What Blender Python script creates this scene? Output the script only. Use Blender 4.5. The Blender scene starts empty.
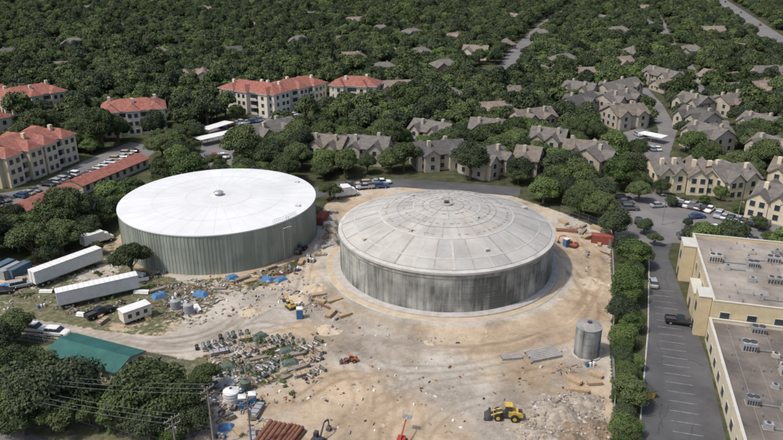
import bpy, math, random
import numpy as np
from mathutils import Vector, Matrix, noise

RN = random.Random(11)
np.random.seed(5)
scene = bpy.context.scene
COL = scene.collection

# ------------------------------------------------------------------ survey
CAM_H = 70.0
PITCH = math.radians(21.9)
FPX = 700.0
CP, SP = math.cos(PITCH), math.sin(PITCH)

def G(u, v, z=0.0):
    """aerial survey reading -> world position in metres on the plane at height z"""
    a = (u - 391.5) / FPX
    b = (v - 220.0) / FPX
    t = (CAM_H - z) / (SP + b * CP)
    return Vector((a * t, (CP - b * SP) * t, z))

def W2(pts):
    return [tuple(G(*p)[:2]) for p in pts]

# ------------------------------------------------------------------ materials
MATS = {}
def nd(nt, t, **k):
    n = nt.nodes.new(t)
    for a, b in k.items():
        setattr(n, a, b)
    return n

def mat(name, col, rough=0.8, var=0.18, scale=0.6, metal=0.0, bump=0.0, stretch=(1, 1, 1), col2=None, spec=0.3, detail=5):
    if name in MATS:
        return MATS[name]
    m = bpy.data.materials.new(name)
    m.use_nodes = True
    nt = m.node_tree
    bs = nt.nodes['Principled BSDF']
    bs.inputs['Roughness'].default_value = rough
    bs.inputs['Metallic'].default_value = metal
    bs.inputs['Specular IOR Level'].default_value = spec
    tc = nd(nt, 'ShaderNodeTexCoord')
    mp = nd(nt, 'ShaderNodeMapping')
    mp.inputs['Scale'].default_value = stretch
    no = nd(nt, 'ShaderNodeTexNoise')
    no.inputs['Scale'].default_value = scale
    no.inputs['Detail'].default_value = detail
    no.inputs['Roughness'].default_value = 0.65
    nt.links.new(tc.outputs['Object'], mp.inputs['Vector'])
    nt.links.new(mp.outputs['Vector'], no.inputs['Vector'])
    ra = nd(nt, 'ShaderNodeValToRGB')
    c = Vector(col)
    a = c * (1 - var)
    b = Vector(col2) if col2 else c * (1 + var)
    ra.color_ramp.elements[0].position = 0.32
    ra.color_ramp.elements[1].position = 0.68
    ra.color_ramp.elements[0].color = (*a, 1)
    ra.color_ramp.elements[1].color = (min(b[0], .9), min(b[1], .9), min(b[2], .9), 1)
    nt.links.new(no.outputs['Fac'], ra.inputs['Fac'])
    nt.links.new(ra.outputs['Color'], bs.inputs['Base Color'])
    if bump:
        bu = nd(nt, 'ShaderNodeBump')
        bu.inputs['Strength'].default_value = 0.6
        bu.inputs['Distance'].default_value = bump
        n2 = nd(nt, 'ShaderNodeTexNoise')
        n2.inputs['Scale'].default_value = scale * 6
        nt.links.new(tc.outputs['Object'], n2.inputs['Vector'])
        nt.links.new(n2.outputs['Fac'], bu.inputs['Height'])
        nt.links.new(bu.outputs['Normal'], bs.inputs['Normal'])
    MATS[name] = m
    return m

def leaf_mat(name, dark, light):
    m = bpy.data.materials.new(name)
    m.use_nodes = True
    nt = m.node_tree
    bs = nt.nodes['Principled BSDF']
    bs.inputs['Roughness'].default_value = 0.7
    bs.inputs['Specular IOR Level'].default_value = 0.2
    ge = nd(nt, 'ShaderNodeNewGeometry')
    oi = nd(nt, 'ShaderNodeObjectInfo')
    tc = nd(nt, 'ShaderNodeTexCoord')
    no = nd(nt, 'ShaderNodeTexNoise')
    no.inputs['Scale'].default_value = 0.55
    no.inputs['Detail'].default_value = 3
    nt.links.new(tc.outputs['Object'], no.inputs['Vector'])
    ad = nd(nt, 'ShaderNodeMath', operation='MULTIPLY_ADD')
    nt.links.new(ge.outputs['Random Per Island'], ad.inputs[0])
    ad.inputs[1].default_value = 0.42
    nt.links.new(no.outputs['Fac'], ad.inputs[2])
    ad2 = nd(nt, 'ShaderNodeMath', operation='MULTIPLY_ADD')
    nt.links.new(oi.outputs['Random'], ad2.inputs[0])
    ad2.inputs[1].default_value = 0.78
    nt.links.new(ad.outputs[0], ad2.inputs[2])
    ra = nd(nt, 'ShaderNodeValToRGB')
    ra.color_ramp.elements[0].position = 0.40
    ra.color_ramp.elements[1].position = 1.0
    ra.color_ramp.elements[0].color = (*dark, 1)
    ra.color_ramp.elements[1].color = (*light, 1)
    sc = nd(nt, 'ShaderNodeMath', operation='MULTIPLY')
    sc.inputs[1].default_value = 0.70
    nt.links.new(ad2.outputs[0], sc.inputs[0])
    nt.links.new(sc.outputs[0], ra.inputs['Fac'])
    nt.links.new(ra.outputs['Color'], bs.inputs['Base Color'])
    return m

M_leaf = leaf_mat('oak_foliage', (0.026, 0.041, 0.016), (0.105, 0.135, 0.052))
M_leaf2 = leaf_mat('elm_foliage', (0.032, 0.056, 0.017), (0.125, 0.178, 0.055))
M_leaf3 = leaf_mat('cedar_foliage', (0.021, 0.034, 0.018), (0.070, 0.092, 0.046))
M_core = mat('light_block_core', (0.018, 0.027, 0.012), var=.3, scale=1.0)  # dark solid filler added inside each leaf lobe to block light
M_bark = mat('bark', (0.12, 0.09, 0.07), scale=3, var=.3)
M_conc = mat('concrete', (0.42, 0.40, 0.37), scale=0.8, bump=.02)
M_concd = mat('concrete_dark', (0.27, 0.26, 0.24), scale=0.8)
M_asph = mat('asphalt', (0.085, 0.085, 0.088), scale=0.12, var=.3)
M_asphl = mat('asphalt_worn', (0.17, 0.162, 0.158), scale=0.08, var=.22)
M_paint = mat('worn_road_paint', (0.27, 0.27, 0.26), scale=1.2, var=.5)
M_steel = mat('galvanised_steel', (0.4, 0.41, 0.42), rough=.5, metal=.6, scale=2)
M_darks = mat('dark_steel', (0.06, 0.06, 0.065), rough=.5, scale=2)
M_rust = mat('rusted_steel', (0.20, 0.095, 0.06), scale=2, var=.35)
M_rub = mat('rubber', (0.025, 0.025, 0.025), rough=.9, scale=3)
M_glass = mat('window_glass', (0.035, 0.045, 0.055), rough=.15, scale=.4, var=.3, spec=.6)
M_white = mat('white_paint', (0.70, 0.70, 0.68), rough=.5, scale=.7, var=.1)
M_trim = mat('window_trim', (0.52, 0.50, 0.45), rough=.6, scale=.7, var=.08)
M_cream = mat('cream_stucco', (0.60, 0.53, 0.39), scale=.5, var=.1)
M_creamw = mat('pale_stucco', (0.68, 0.63, 0.53), scale=.5, var=.1)
M_yel = mat('yellow_stucco', (0.54, 0.45, 0.29), scale=.5, var=.12)
M_beige = mat('beige_siding', (0.40, 0.36, 0.295), scale=.5, var=.15)
M_brick = mat('brown_brick', (0.26, 0.18, 0.14), scale=3, var=.25)
M_red = mat('red_tile_roof', (0.27, 0.108, 0.082), scale=.9, var=.34, bump=.05)
M_shing = mat('grey_shingle', (0.145, 0.133, 0.12), scale=.8, var=.3, bump=.04)
M_shing2 = mat('brown_shingle', (0.165, 0.14, 0.118), scale=.8, var=.3, bump=.04)
M_shing3 = mat('dark_shingle', (0.095, 0.09, 0.087), scale=.8, var=.25, bump=.04)
M_shing4 = mat('tan_shingle', (0.21, 0.17, 0.14), scale=.8, var=.25, bump=.04)
M_teal = mat('teal_metal_roof', (0.03, 0.115, 0.10), rough=.5, scale=.4, var=.25)
M_tealr = mat('teal_roof_rib', (0.05, 0.16, 0.14), rough=.45, scale=.4, var=.2)
M_wood = mat('lumber', (0.40, 0.30, 0.19), scale=3, var=.3)
M_woodg = mat('weathered_lumber', (0.27, 0.23, 0.19), scale=3, var=.3)
M_orange = mat('orange_paint', (0.45, 0.14, 0.05), rough=.5, scale=2)
M_ylw = mat('machine_yellow', (0.52, 0.35, 0.07), rough=.6, scale=2, var=.3)
M_blue = mat('blue_plastic', (0.04, 0.13, 0.28), rough=.5, scale=2)
M_bluet = mat('blue_tarp', (0.08, 0.20, 0.38), rough=.6, scale=2, bump=.1)
M_green = mat('green_equipment', (0.10, 0.13, 0.105), rough=.6, scale=2, var=.3)
M_redp = mat('red_paint', (0.36, 0.05, 0.035), rough=.5, scale=2)
M_silver = mat('silver_paint', (0.42, 0.43, 0.44), rough=.35, metal=.3, scale=2, var=.05)
M_black = mat('black_paint', (0.02, 0.02, 0.022), rough=.25, scale=2, var=.1, spec=.6)
M_cblue = mat('blue_car_paint', (0.03, 0.07, 0.16), rough=.3, scale=2, var=.1, spec=.6)
M_cred = mat('red_car_paint', (0.25, 0.02, 0.02), rough=.3, scale=2, var=.1, spec=.6)
M_cgrey = mat('grey_car_paint', (0.12, 0.12, 0.125), rough=.3, scale=2, var=.1, spec=.6)
M_tan = mat('tan_car_paint', (0.35, 0.30, 0.23), rough=.35, scale=2, var=.08)
M_roofA = mat('flat_roof_tan', (0.285, 0.252, 0.218), scale=.13, var=.38, detail=9)
M_roofB = mat('flat_roof_grey', (0.155, 0.135, 0.118), scale=.12, var=.5, detail=9)
M_rock = mat('broken_rock', (0.31, 0.265, 0.215), scale=1.2, var=.4)
M_sand = mat('sand_pile', (0.46, 0.38, 0.28), scale=.6, var=.15, bump=.05)

# ------------------------------------------------------------------ mesh builder
class MB:
    def __init__(s):
        s.v = []; s.f = []; s.m = []; s.mats = []; s.M = Matrix()
    def mi(s, m):
        if m not in s.mats:
            s.mats.append(m)
        return s.mats.index(m)
    def add(s, vs, fs, m):
        b = len(s.v); k = s.mi(m)
        for v in vs:
            s.v.append(tuple(s.M @ Vector(v)))
        for f in fs:
            s.f.append([b + i for i in f]); s.m.append(k)
    def box(s, x, y, z, sx, sy, sz, m, a=0.0, tx=1.0, ty=1.0):
        c, n = math.cos(a), math.sin(a)
        vs = []
        for (zz, kx, ky) in ((z, 1, 1), (z + sz, tx, ty)):
            for (i, j) in ((-1, -1), (1, -1), (1, 1), (-1, 1)):
                px, py = i * sx / 2 * kx, j * sy / 2 * ky
                vs.append((x + px * c - py * n, y + px * n + py * c, zz))
        s.add(vs, [(3, 2, 1, 0), (4, 5, 6, 7), (0, 1, 5, 4), (1, 2, 6, 5), (2, 3, 7, 6), (3, 0, 4, 7)], m)
    def tube(s, p0, p1, r, m, n=10, r2=None, cap=True):
        p0 = Vector(p0); p1 = Vector(p1)
        r2 = r if r2 is None else r2
        d = (p1 - p0).normalized()
        a = d.orthogonal().normalized(); b = d.cross(a)
        vs = []
        for (p, rr) in ((p0, r), (p1, r2)):
            for i in range(n):
                t = 2 * math.pi * i / n
                vs.append(p + a * math.cos(t) * rr + b * math.sin(t) * rr)
        fs = [(i, (i + 1) % n, n + (i + 1) % n, n + i) for i in range(n)]
        if cap:
            fs.append(tuple(range(n - 1, -1, -1))); fs.append(tuple(range(n, 2 * n)))
        s.add(vs, fs, m)
    def prism(s, prof, y0, y1, m):
        n = len(prof)
        vs = [(x, y0, z) for x, z in prof] + [(x, y1, z) for x, z in prof]
        fs = [(i, (i + 1) % n, n + (i + 1) % n, n + i) for i in range(n)]
        fs += [tuple(range(n - 1, -1, -1)), tuple(range(n, 2 * n))]
        s.add(vs, fs, m)
    def loft(s, secs, m):
        vs = []; fs = []
        for (x, w, zb, zt) in secs:
            c = min(w, (zt - zb)) * 0.22
            vs += [(x, -w + c, zb), (x, w - c, zb), (x, w, zb + c), (x, w, zt - c), (x, w - c, zt), (x, -w + c, zt), (x, -w, zt - c), (x, -w, zb + c)]
        k = len(secs)
        for j in range(k - 1):
            for i in range(8):
                a = j * 8 + i; b = j * 8 + (i + 1) % 8
                fs.append((a, b, b + 8, a + 8))
        fs.append(tuple(range(7, -1, -1))); fs.append(tuple((k - 1) * 8 + i for i in range(8)))
        s.add(vs, fs, m)
    def hip(s, x0, x1, y0, y1, z, h, m, over=0.6, fm=None):
        x0 -= over; x1 += over; y0 -= over; y1 += over
        dx, dy = x1 - x0, y1 - y0
        t = 0.22
        vs = [(x0, y0, z), (x1, y0, z), (x1, y1, z), (x0, y1, z), (x0, y0, z - t), (x1, y0, z - t), (x1, y1, z - t), (x0, y1, z - t)]
        if dx >= dy:
            vs += [(x0 + dy * .48, (y0 + y1) / 2, z + h), (x1 - dy * .48, (y0 + y1) / 2, z + h)]
            fs = [(0, 1, 9, 8), (1, 2, 9), (2, 3, 8, 9), (3, 0, 8)]
        else:
            vs += [((x0 + x1) / 2, y0 + dx * .48, z + h), ((x0 + x1) / 2, y1 - dx * .48, z + h)]
            fs = [(0, 1, 8), (1, 2, 9, 8), (2, 3, 9), (3, 0, 8, 9)]
        s.add(vs, fs, m)
        s.add(vs[:8], [(4, 5, 1, 0), (5, 6, 2, 1), (6, 7, 3, 2), (7, 4, 0, 3), (7, 6, 5, 4)], fm or M_trim)
    def gable(s, x0, x1, y0, y1, z, h, m, wall, axis='x', over=0.5):
        t = 0.2
        if axis == 'x':
            ym = (y0 + y1) / 2; k = h / ((y1 - y0) / 2)
            a0, a1 = x0 - over, x1 + over
            lo = z - over * k
            for (ya, sg) in ((y0 - over, 1), (y1 + over, -1)):
                vs = [(a0, ya, lo), (a1, ya, lo), (a1, ym, z + h), (a0, ym, z + h), (a0, ya, lo - t), (a1, ya, lo - t), (a1, ym, z + h - t), (a0, ym, z + h - t)]
                s.add(vs, [(0, 1, 2, 3), (7, 6, 5, 4), (0, 4, 5, 1), (1, 5, 6, 2), (3, 7, 4, 0)], m)
            s.add([(x0, y0, z), (x0, y1, z), (x0, ym, z + h - t)], [(0, 1, 2)], wall)
            s.add([(x1, y0, z), (x1, y1, z), (x1, ym, z + h - t)], [(2, 1, 0)], wall)
        else:
            xm = (x0 + x1) / 2; k = h / ((x1 - x0) / 2)
            a0, a1 = y0 - over, y1 + over
            lo = z - over * k
            for xa in (x0 - over, x1 + over):
                vs = [(xa, a0, lo), (xa, a1, lo), (xm, a1, z + h), (xm, a0, z + h), (xa, a0, lo - t), (xa, a1, lo - t), (xm, a1, z + h - t), (xm, a0, z + h - t)]
                s.add(vs, [(0, 1, 2, 3), (7, 6, 5, 4), (0, 4, 5, 1), (1, 5, 6, 2), (3, 7, 4, 0)], m)
            s.add([(x0, y0, z), (x1, y0, z), (xm, y0, z + h - t)], [(0, 1, 2)], wall)
            s.add([(x0, y1, z), (x1, y1, z), (xm, y1, z + h - t)], [(2, 1, 0)], wall)
    def mesh(s, name):
        me = bpy.data.meshes.new(name)
        me.from_pydata(s.v, [], s.f)
        for m in s.mats:
            me.materials.append(m)
        me.polygons.foreach_set('material_index', s.m)
        me.update()
        return me

def obj(name, me, loc=(0, 0, 0), rz=0.0, s=1.0):
    o = bpy.data.objects.new(name, me)
    o.location = loc
    o.rotation_euler = (0, 0, rz)
    o.scale = (s, s, s) if not isinstance(s, tuple) else s
    COL.objects.link(o)
    return o

def empty(name, loc=(0, 0, 0), rz=0):
    o = bpy.data.objects.new(name, None)
    o.location = loc; o.rotation_euler = (0, 0, rz)
    COL.objects.link(o)
    return o

def child(name, me, par):
    o = bpy.data.objects.new(name, me)
    COL.objects.link(o)
    o.parent = par
    return o

# ------------------------------------------------------------------ world, sun, camera
SUN_DIR = Vector((-0.62, -0.30, 0)).normalized()
ELEV = math.radians(58)
sd = Vector((SUN_DIR.x * math.cos(ELEV), SUN_DIR.y * math.cos(ELEV), math.sin(ELEV)))
w = bpy.data.worlds.new('World'); scene.world = w; w.use_nodes = True
nt = w.node_tree
bg = nt.nodes['Background']
sky = nt.nodes.new('ShaderNodeTexSky'); sky.sky_type = 'NISHITA'; sky.sun_disc = False
sky.sun_elevation = ELEV; sky.sun_rotation = math.atan2(sd.x, sd.y)
sky.dust_density = 4.0
nt.links.new(sky.outputs[0], bg.inputs[0]); bg.inputs[1].default_value = 0.14
sl = bpy.data.lights.new('sun', 'SUN'); sl.energy = 2.85; sl.angle = math.radians(2.5); sl.color = (1.0, 0.96, 0.90)
so = bpy.data.objects.new('sun', sl); COL.objects.link(so)
so.rotation_euler = sd.to_track_quat('Z', 'Y').to_euler(); so.location = sd * 300
cam = bpy.data.cameras.new('camera'); cam.sensor_width = 36; cam.lens = FPX / 783 * 36
cam.clip_start = 1; cam.clip_end = 12000
co = bpy.data.objects.new('camera', cam); COL.objects.link(co)
co.location = (0, 0, CAM_H); co.rotation_euler = (math.pi / 2 - PITCH, 0, 0)
scene.camera = co
scene.view_settings.view_transform = 'Standard'; scene.view_settings.look = 'None'; scene.view_settings.exposure = 0

# ------------------------------------------------------------------ 2D helpers
def sdf(P, poly):
    P = np.asarray(P, float)
    n = len(poly)
    d = np.full(len(P), 1e18)
    ins = np.zeros(len(P), bool)
    for i in range(n):
        a = np.array(poly[i]); b = np.array(poly[(i + 1) % n])
        e = b - a; wv = P - a
        t = np.clip((wv @ e) / (e @ e + 1e-12), 0, 1)
        q = wv - t[:, None] * e
        d = np.minimum(d, (q * q).sum(1))
        c1 = (a[1] > P[:, 1]) != (b[1] > P[:, 1])
        with np.errstate(divide='ignore', invalid='ignore'):
            xx = (b[0] - a[0]) * (P[:, 1] - a[1]) / (b[1] - a[1] + 1e-30) + a[0]
        ins ^= c1 & (P[:, 0] < xx)
    d = np.sqrt(d)
    return np.where(ins, -d, d)

def strip(pts, width):
    """centre line (world 2D) -> polygon"""
    L = []; Rr = []
    for i, p in enumerate(pts):
        a = Vector(pts[max(i - 1, 0)]); b = Vector(pts[min(i + 1, len(pts) - 1)])
        d = (b - a).normalized(); n = Vector((-d.y, d.x)) * width / 2
        L.append(tuple(Vector(p) + n)); Rr.append(tuple(Vector(p) - n))
    return L + Rr[::-1]

TA = Vector((-43.3, 165.0)); TB = Vector((12.3, 146.4)); TR = 24.0; TH = 9.5

MAIN = W2([(178, 480), (190, 415), (198, 380), (212, 352), (222, 330), (245, 300), (270, 285), (300, 268), (318, 255), (318, 225), (325, 205), (345, 192), (400, 186), (500, 192), (560, 212), (598, 228), (610, 250), (612, 300), (610, 350), (613, 420), (612, 480)])
HAUL = W2([(-80, 326), (-80, 306), (0, 314), (60, 323), (110, 332), (160, 336), (196, 322), (222, 300), (262, 286), (300, 300), (240, 330), (215, 352), (190, 360), (150, 352), (100, 345), (60, 339), (0, 330)])
YARD = W2([(-40, 312), (-20, 280), (0, 268), (40, 262), (90, 248), (118, 238), (130, 262), (160, 272), (220, 276), (280, 266), (290, 285), (240, 300), (200, 330), (160, 342), (110, 334), (60, 322), (0, 312)])
GRASS = W2([(96, 298), (128, 268), (172, 280), (190, 296), (160, 316), (120, 322)])
GRASS2 = W2([(0, 292), (60, 290), (118, 318), (105, 330), (60, 320), (0, 310)])
STORE = W2([(196, 366), (210, 340), (240, 332), (300, 340), (326, 350), (318, 378), (272, 388), (262, 410), (196, 400)])
LLEFT = W2([(-90, 340), (60, 345), (200, 362), (180, 480), (-90, 480)])

# ------------------------------------------------------------------ ground
def axis(lo, hi, st, out_lo, out_hi):
    a = list(np.arange(lo, hi + .01, st))
    x = hi; s_ = st
    up = []
    while x < out_hi:
        s_ *= 1.22; x += s_; up.append(x)
    x = lo; s_ = st; dn = []
    while x > out_lo:
        s_ *= 1.22; x -= s_; dn.append(x)
    return np.array(dn[::-1] + a + up)
xs = axis(-120, 60, .55, -5000, 5000)
ys = axis(62, 215, .55, -3000, 8000)
XX, YY = np.meshgrid(xs, ys)
P = np.stack([XX.ravel(), YY.ravel()], 1)
def sm(x, a, b):
    t = np.clip((x - a) / (b - a), 0, 1); return t * t * (3 - 2 * t)
nz1 = np.array([noise.noise(Vector((x * .05, y * .05, 0))) for x, y in P])
nz2 = np.array([noise.noise(Vector((x * .16, y * .16, 7))) for x, y in P])
rB = np.hypot(P[:, 0] - TB.x, P[:, 1] - TB.y)
rA = np.hypot(P[:, 0] - TA.x, P[:, 1] - TA.y)
dm = sdf(P, MAIN); dh = sdf(P, HAUL); dy_ = sdf(P, YARD); dg = sdf(P, GRASS); dl = sdf(P, LLEFT); dg2 = sdf(P, GRASS2); ds = sdf(P, STORE)
dirt = np.maximum.reduce([sm(-dm, -1.5, 1.5), .50 * sm(-dy_, -2, 2) + .3 * nz2 * (dy_ < 0), sm(26.5 - rA, -1.5, 1.5) * .7])
dirt = np.clip(dirt - .75 * sm(-dg, -2, 3) - .3 * sm(-dg2, -2, 3) - .52 * sm(-ds, -2, 3) * (1 + nz2), 0, 1)
dirt = np.maximum.reduce([dirt, sm(34 - rB, -1, 1), sm(-dh, -1.2, 1.2)])
dirt = np.maximum(dirt, .36 * sm(-dl, -2, 2))
grass = np.maximum.reduce([sm(-dy_, -5, 2), sm(-dl, -4, 4), .9 * sm(-dg, -2, 2), sm(-ds, -4, 2)])
pale = np.clip(.50 + 1.1 * nz1 + .35 * nz2, 0, 1)
pale = pale * (1 - .85 * np.exp(-((rB - 33) / 7.5) ** 2) * sm(P[:, 0], -5, 20))
pale = np.maximum(pale, sm(-dh, -3, 3))
pale = np.maximum(pale, .8 * np.exp(-((rB - 28) / 1.6) ** 2))
def track(pts, wd):
    d = np.full(len(P), 1e9)
    for i in range(len(pts) - 1):
        a = np.array(pts[i]); b = np.array(pts[i + 1]); e = b - a; q = P - a
        t = np.clip((q @ e) / (e @ e), 0, 1)
        d = np.minimum(d, np.hypot(*(q - t[:, None] * e).T))
    return np.exp(-((d - 1.05) / wd) ** 2)
def smooth(pts, n=6):
    o = []
    for i in range(len(pts) - 1):
        p0 = Vector(pts[max(i - 1, 0)]); p1 = Vector(pts[i]); p2 = Vector(pts[i + 1]); p3 = Vector(pts[min(i + 2, len(pts) - 1)])
        for k in range(n):
            t = k / n
            o.append(tuple(.5 * ((2 * p1) + (p2 - p0) * t + (2 * p0 - 5 * p1 + 4 * p2 - p3) * t * t + (3 * p1 - p0 - 3 * p2 + p3) * t ** 3)))
    o.append(tuple(pts[-1])); return o
trk = np.zeros(len(P))
for pl in ([(0, 320), (80, 331), (170, 346), (230, 330), (280, 305), (330, 330), (400, 345), (480, 350), (560, 330), (590, 300), (592, 265), (570, 240)],
           [(215, 350), (260, 325), (330, 345), (400, 380), (420, 450)], [(380, 400), (450, 375), (520, 385), (600, 400)],
           [(300, 400), (350, 375), (440, 400), (500, 440)], [(560, 260), (590, 300), (580, 330), (480, 365), (380, 365), (320, 320), (318, 280)],
           [(0, 325), (80, 336), (160, 350), (215, 340), (250, 310), (290, 290)], [(350, 440), (380, 410), (440, 385), (540, 372), (600, 350)], [(345, 330), (370, 350), (400, 400), (395, 440)],
           [(330, 440), (360, 400), (340, 350), (300, 310), (310, 260)], [(0, 317), (60, 328), (130, 342), (200, 336), (240, 315)],
           [(370, 445), (380, 395), (360, 360), (330, 335), (300, 325), (250, 335)], [(420, 440), (450, 410), (510, 395), (570, 385), (600, 370)], [(335, 300), (360, 335), (430, 352), (520, 345), (575, 315), (598, 280)]):
    trk = np.maximum(trk, track(smooth(W2(pl)), .42) * (0.75 + .7 * nz2))
# damp and disturbed soil
for (u, v, r, k) in [(400, 345, 7, .75), (345, 335, 6, .6), (440, 395, 8, .5), (530, 395, 9, .7), (300, 345, 6, .6), (560, 330, 6, .6), (330, 300, 7, .8), (480, 430, 7, .6), (590, 260, 6, .6), (360, 420, 6, .55), (575, 372, 5, .8), (265, 300, 6, .5)]:
    c = G(u, v); rr_ = np.hypot(P[:, 0] - c.x, P[:, 1] - c.y)
    trk = np.maximum(trk, k * np.clip(1.2 * np.exp(-(rr_ / r) ** 2) + 1.0 * nz2 - .1, 0, 1) * (rr_ < 2.2 * r))
hgt = np.zeros(len(P))
hgt += .12 * sm(-dm, 1, 6) * (nz2 * .5 + .5)
ang = np.arctan2(P[:, 1] - TB.y, P[:, 0] - TB.x)
hgt += 1.0 * np.exp(-((rB - 36.5 - 1.5 * nz1) / 1.9) ** 2) * sm(np.cos(ang + .7), -.2, .6) * (.7 + .6 * nz2)
hgt += .5 * sm(33 - rB, 0, 4)
hgt *= sm(-np.minimum(dm, rB - 30), 0, 3)
ny, nx = XX.shape
idx = np.arange(nx * ny).reshape(ny, nx)
F = np.stack([idx[:-1, :-1], idx[:-1, 1:], idx[1:, 1:], idx[1:, :-1]], -1).reshape(-1, 4)
me = bpy.data.meshes.new('ground')
me.from_pydata(np.column_stack([P, hgt]).tolist(), [], F.tolist())
ca = me.color_attributes.new('zone', 'FLOAT_COLOR', 'POINT')
cc = np.column_stack([dirt, np.clip(grass, 0, 1), pale, np.clip(trk, 0, 1)]).astype(np.float32)
ca.data.foreach_set('color', cc.ravel())
me.polygons.foreach_set('use_smooth', [True] * len(me.polygons))

def ground_mat():
    m = bpy.data.materials.new('ground'); m.use_nodes = True
    nt = m.node_tree; L = nt.links.new
    bs = nt.nodes['Principled BSDF']; bs.inputs['Roughness'].default_value = .95; bs.inputs['Specular IOR Level'].default_value = .1
    at = nd(nt, 'ShaderNodeAttribute', attribute_name='zone')
    se = nd(nt, 'ShaderNodeSeparateColor'); L(at.outputs['Color'], se.inputs[0])
    tc = nd(nt, 'ShaderNodeTexCoord')
    def nz(s, d=6, r=.65):
        n = nd(nt, 'ShaderNodeTexNoise'); n.inputs['Scale'].default_value = s; n.inputs['Detail'].default_value = d; n.inputs['Roughness'].default_value = r
        L(tc.outputs['Object'], n.inputs['Vector']); return n.outputs['Fac']
    def ramp(fac, *st):
        r = nd(nt, 'ShaderNodeValToRGB'); e = r.color_ramp.elements
        while len(e) < len(st): e.new(.5)
        for i, (p, c) in enumerate(st):
            e[i].position = p; e[i].color = (*c, 1)
        L(fac, r.inputs['Fac']); return r.outputs['Color']
    def mix(f, a, b, bt='MIX'):
        x = nd(nt, 'ShaderNodeMix', data_type='RGBA', blend_type=bt)
        if isinstance(f, float): x.inputs[0].default_value = f
        else: L(f, x.inputs[0])
        L(a, x.inputs[6]); L(b, x.inputs[7]); return x.outputs[2]
    def mth(op, a, b, c=None):
        x = nd(nt, 'ShaderNodeMath', operation=op)
        for i, q in enumerate((a, b, c)):
            if q is None: continue
            if isinstance(q, (int, float)): x.inputs[i].default_value = q
            else: L(q, x.inputs[i])
        return x.outputs[0]
    def thr(mask, n, amp=.7, lo=.42, hi=.58):
        q = mth('MULTIPLY_ADD', n, amp, mth('SUBTRACT', mask, amp / 2))
        mr = nd(nt, 'ShaderNodeMapRange', interpolation_type='SMOOTHSTEP'); L(q, mr.inputs[0])
        mr.inputs[1].default_value = lo; mr.inputs[2].default_value = hi; return mr.outputs[0]
    nf = nz(.9, 8); nl = nz(.07, 5); nm = nz(.25, 6, .7); nvf = nz(4.0, 6, .7); nq = nz(.12, 9, .72)
    floor = ramp(nm, (.35, (.035, .045, .018)), (.6, (.085, .088, .05)), (.75, (.15, .13, .09)))
    gr = ramp(nf, (.33, (.070, .084, .038)), (.52, (.135, .132, .078)), (.68, (.25, .215, .155)))
    orange = ramp(nf, (.3, (.42, .33, .235)), (.5, (.49, .395, .285)), (.7, (.55, .455, .345)))
    palec = ramp(nf, (.3, (.40, .365, .315)), (.5, (.48, .445, .39)), (.7, (.57, .53, .475)))
    dirtc = mix(thr(se.outputs[2], nm, .9, .2, .8), orange, palec)
    dk = ramp(nl, (.36, (.76, .745, .73)), (.5, (.95, .95, .95)), (.66, (1.06, 1.04, 1.02)))
    dirtc = mix(1.0, dirtc, dk, 'MULTIPLY')
    dk2 = ramp(nvf, (.3, (.78, .77, .76)), (.55, (1.0, 1.0, 1.0)))
    dirtc = mix(1.0, dirtc, dk2, 'MULTIPLY')
    wt = ramp(nq, (.50, (1, 1, 1)), (.58, (.84, .815, .78)), (.68, (.66, .62, .58)))
    dirtc = mix(.9, dirtc, wt, 'MULTIPLY')
    tr = ramp(mth('MULTIPLY_ADD', nf, .5, mth('SUBTRACT', at.outputs['Alpha'], .25)), (0.05, (1, 1, 1)), (.5, (.80, .78, .76)), (1, (.62, .59, .56)))
    dirtc = mix(1.0, dirtc, tr, 'MULTIPLY')
    c = mix(thr(se.outputs[1], nf), floor, gr)
    c = mix(thr(se.outputs[0], nf, .9), c, dirtc)
    L(c, bs.inputs['Base Color'])
    bu = nd(nt, 'ShaderNodeBump'); bu.inputs['Distance'].default_value = .25; bu.inputs['Strength'].default_value = .6
    L(nf, bu.inputs['Height']); L(bu.outputs[0], bs.inputs['Normal'])
    return m
me.materials.append(ground_mat())
obj('ground', me)

# ------------------------------------------------------------------ paved areas
CLEAR = []   # (polygon, margin) areas without trees
def sheet(name, poly, z, m, margin=3.0):
    b = MB(); b.add([(x, y, z) for x, y in poly], [tuple(range(len(poly)))], m)
    o = obj(name, b.mesh(name))
    if margin is not None: CLEAR.append((poly, margin))
    return o

SITE = W2([(-140, 480), (-140, 300), (-20, 276), (0, 262), (30, 260), (60, 254), (98, 240), (108, 226), (120, 210), (160, 198), (260, 195), (310, 202), (325, 194), (345, 189), (400, 186), (500, 192), (560, 212), (598, 226), (609, 248), (612, 300), (612, 480)])
CLEAR.append((SITE, 1.0))

sheet('asphalt_lane', W2([(672, 243), (668, 256), (689, 312), (708, 360), (735, 480), (636, 480), (642, 400), (648, 330), (649, 262), (640, 248)]), .03, M_asph, 2)
sheet('parking_lot', W2([(618, 196), (650, 190), (700, 204), (745, 217), (840, 240), (860, 252), (672, 243), (640, 248), (612, 238), (610, 215)]), .034, M_asphl, 2)
sheet('parking_lot', W2([(-90, 225), (-90, 205), (10, 192), (32, 188), (80, 163), (130, 142), (160, 148), (150, 156), (85, 187), (25, 210)]), .03, M_asphl, 2)
sheet('parking_lot', W2([(196, 168), (203, 140), (215, 124), (262, 117), (300, 112), (304, 122), (268, 132), (250, 150), (232, 168)]), .03, M_asphl, 2)
sheet('parking_lot', W2([(600, 150), (618, 134), (640, 128), (668, 136), (672, 150), (650, 158), (610, 158)]), .03, M_asphl, 3)
sheet('road', strip(W2([(300, 197), (340, 186), (400, 183), (470, 188), (520, 192)]), 8), .03, M_asph, 1)
sheet('road', strip(W2([(495, 92), (505, 70), (520, 48), (548, 22), (575, 5), (600, -8)]), 10), .03, M_asphl, 3)
sheet('road', strip(W2([(700, -12), (735, 12), (783, 46), (850, 85)]), 20), .03, M_asphl, 5)
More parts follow.
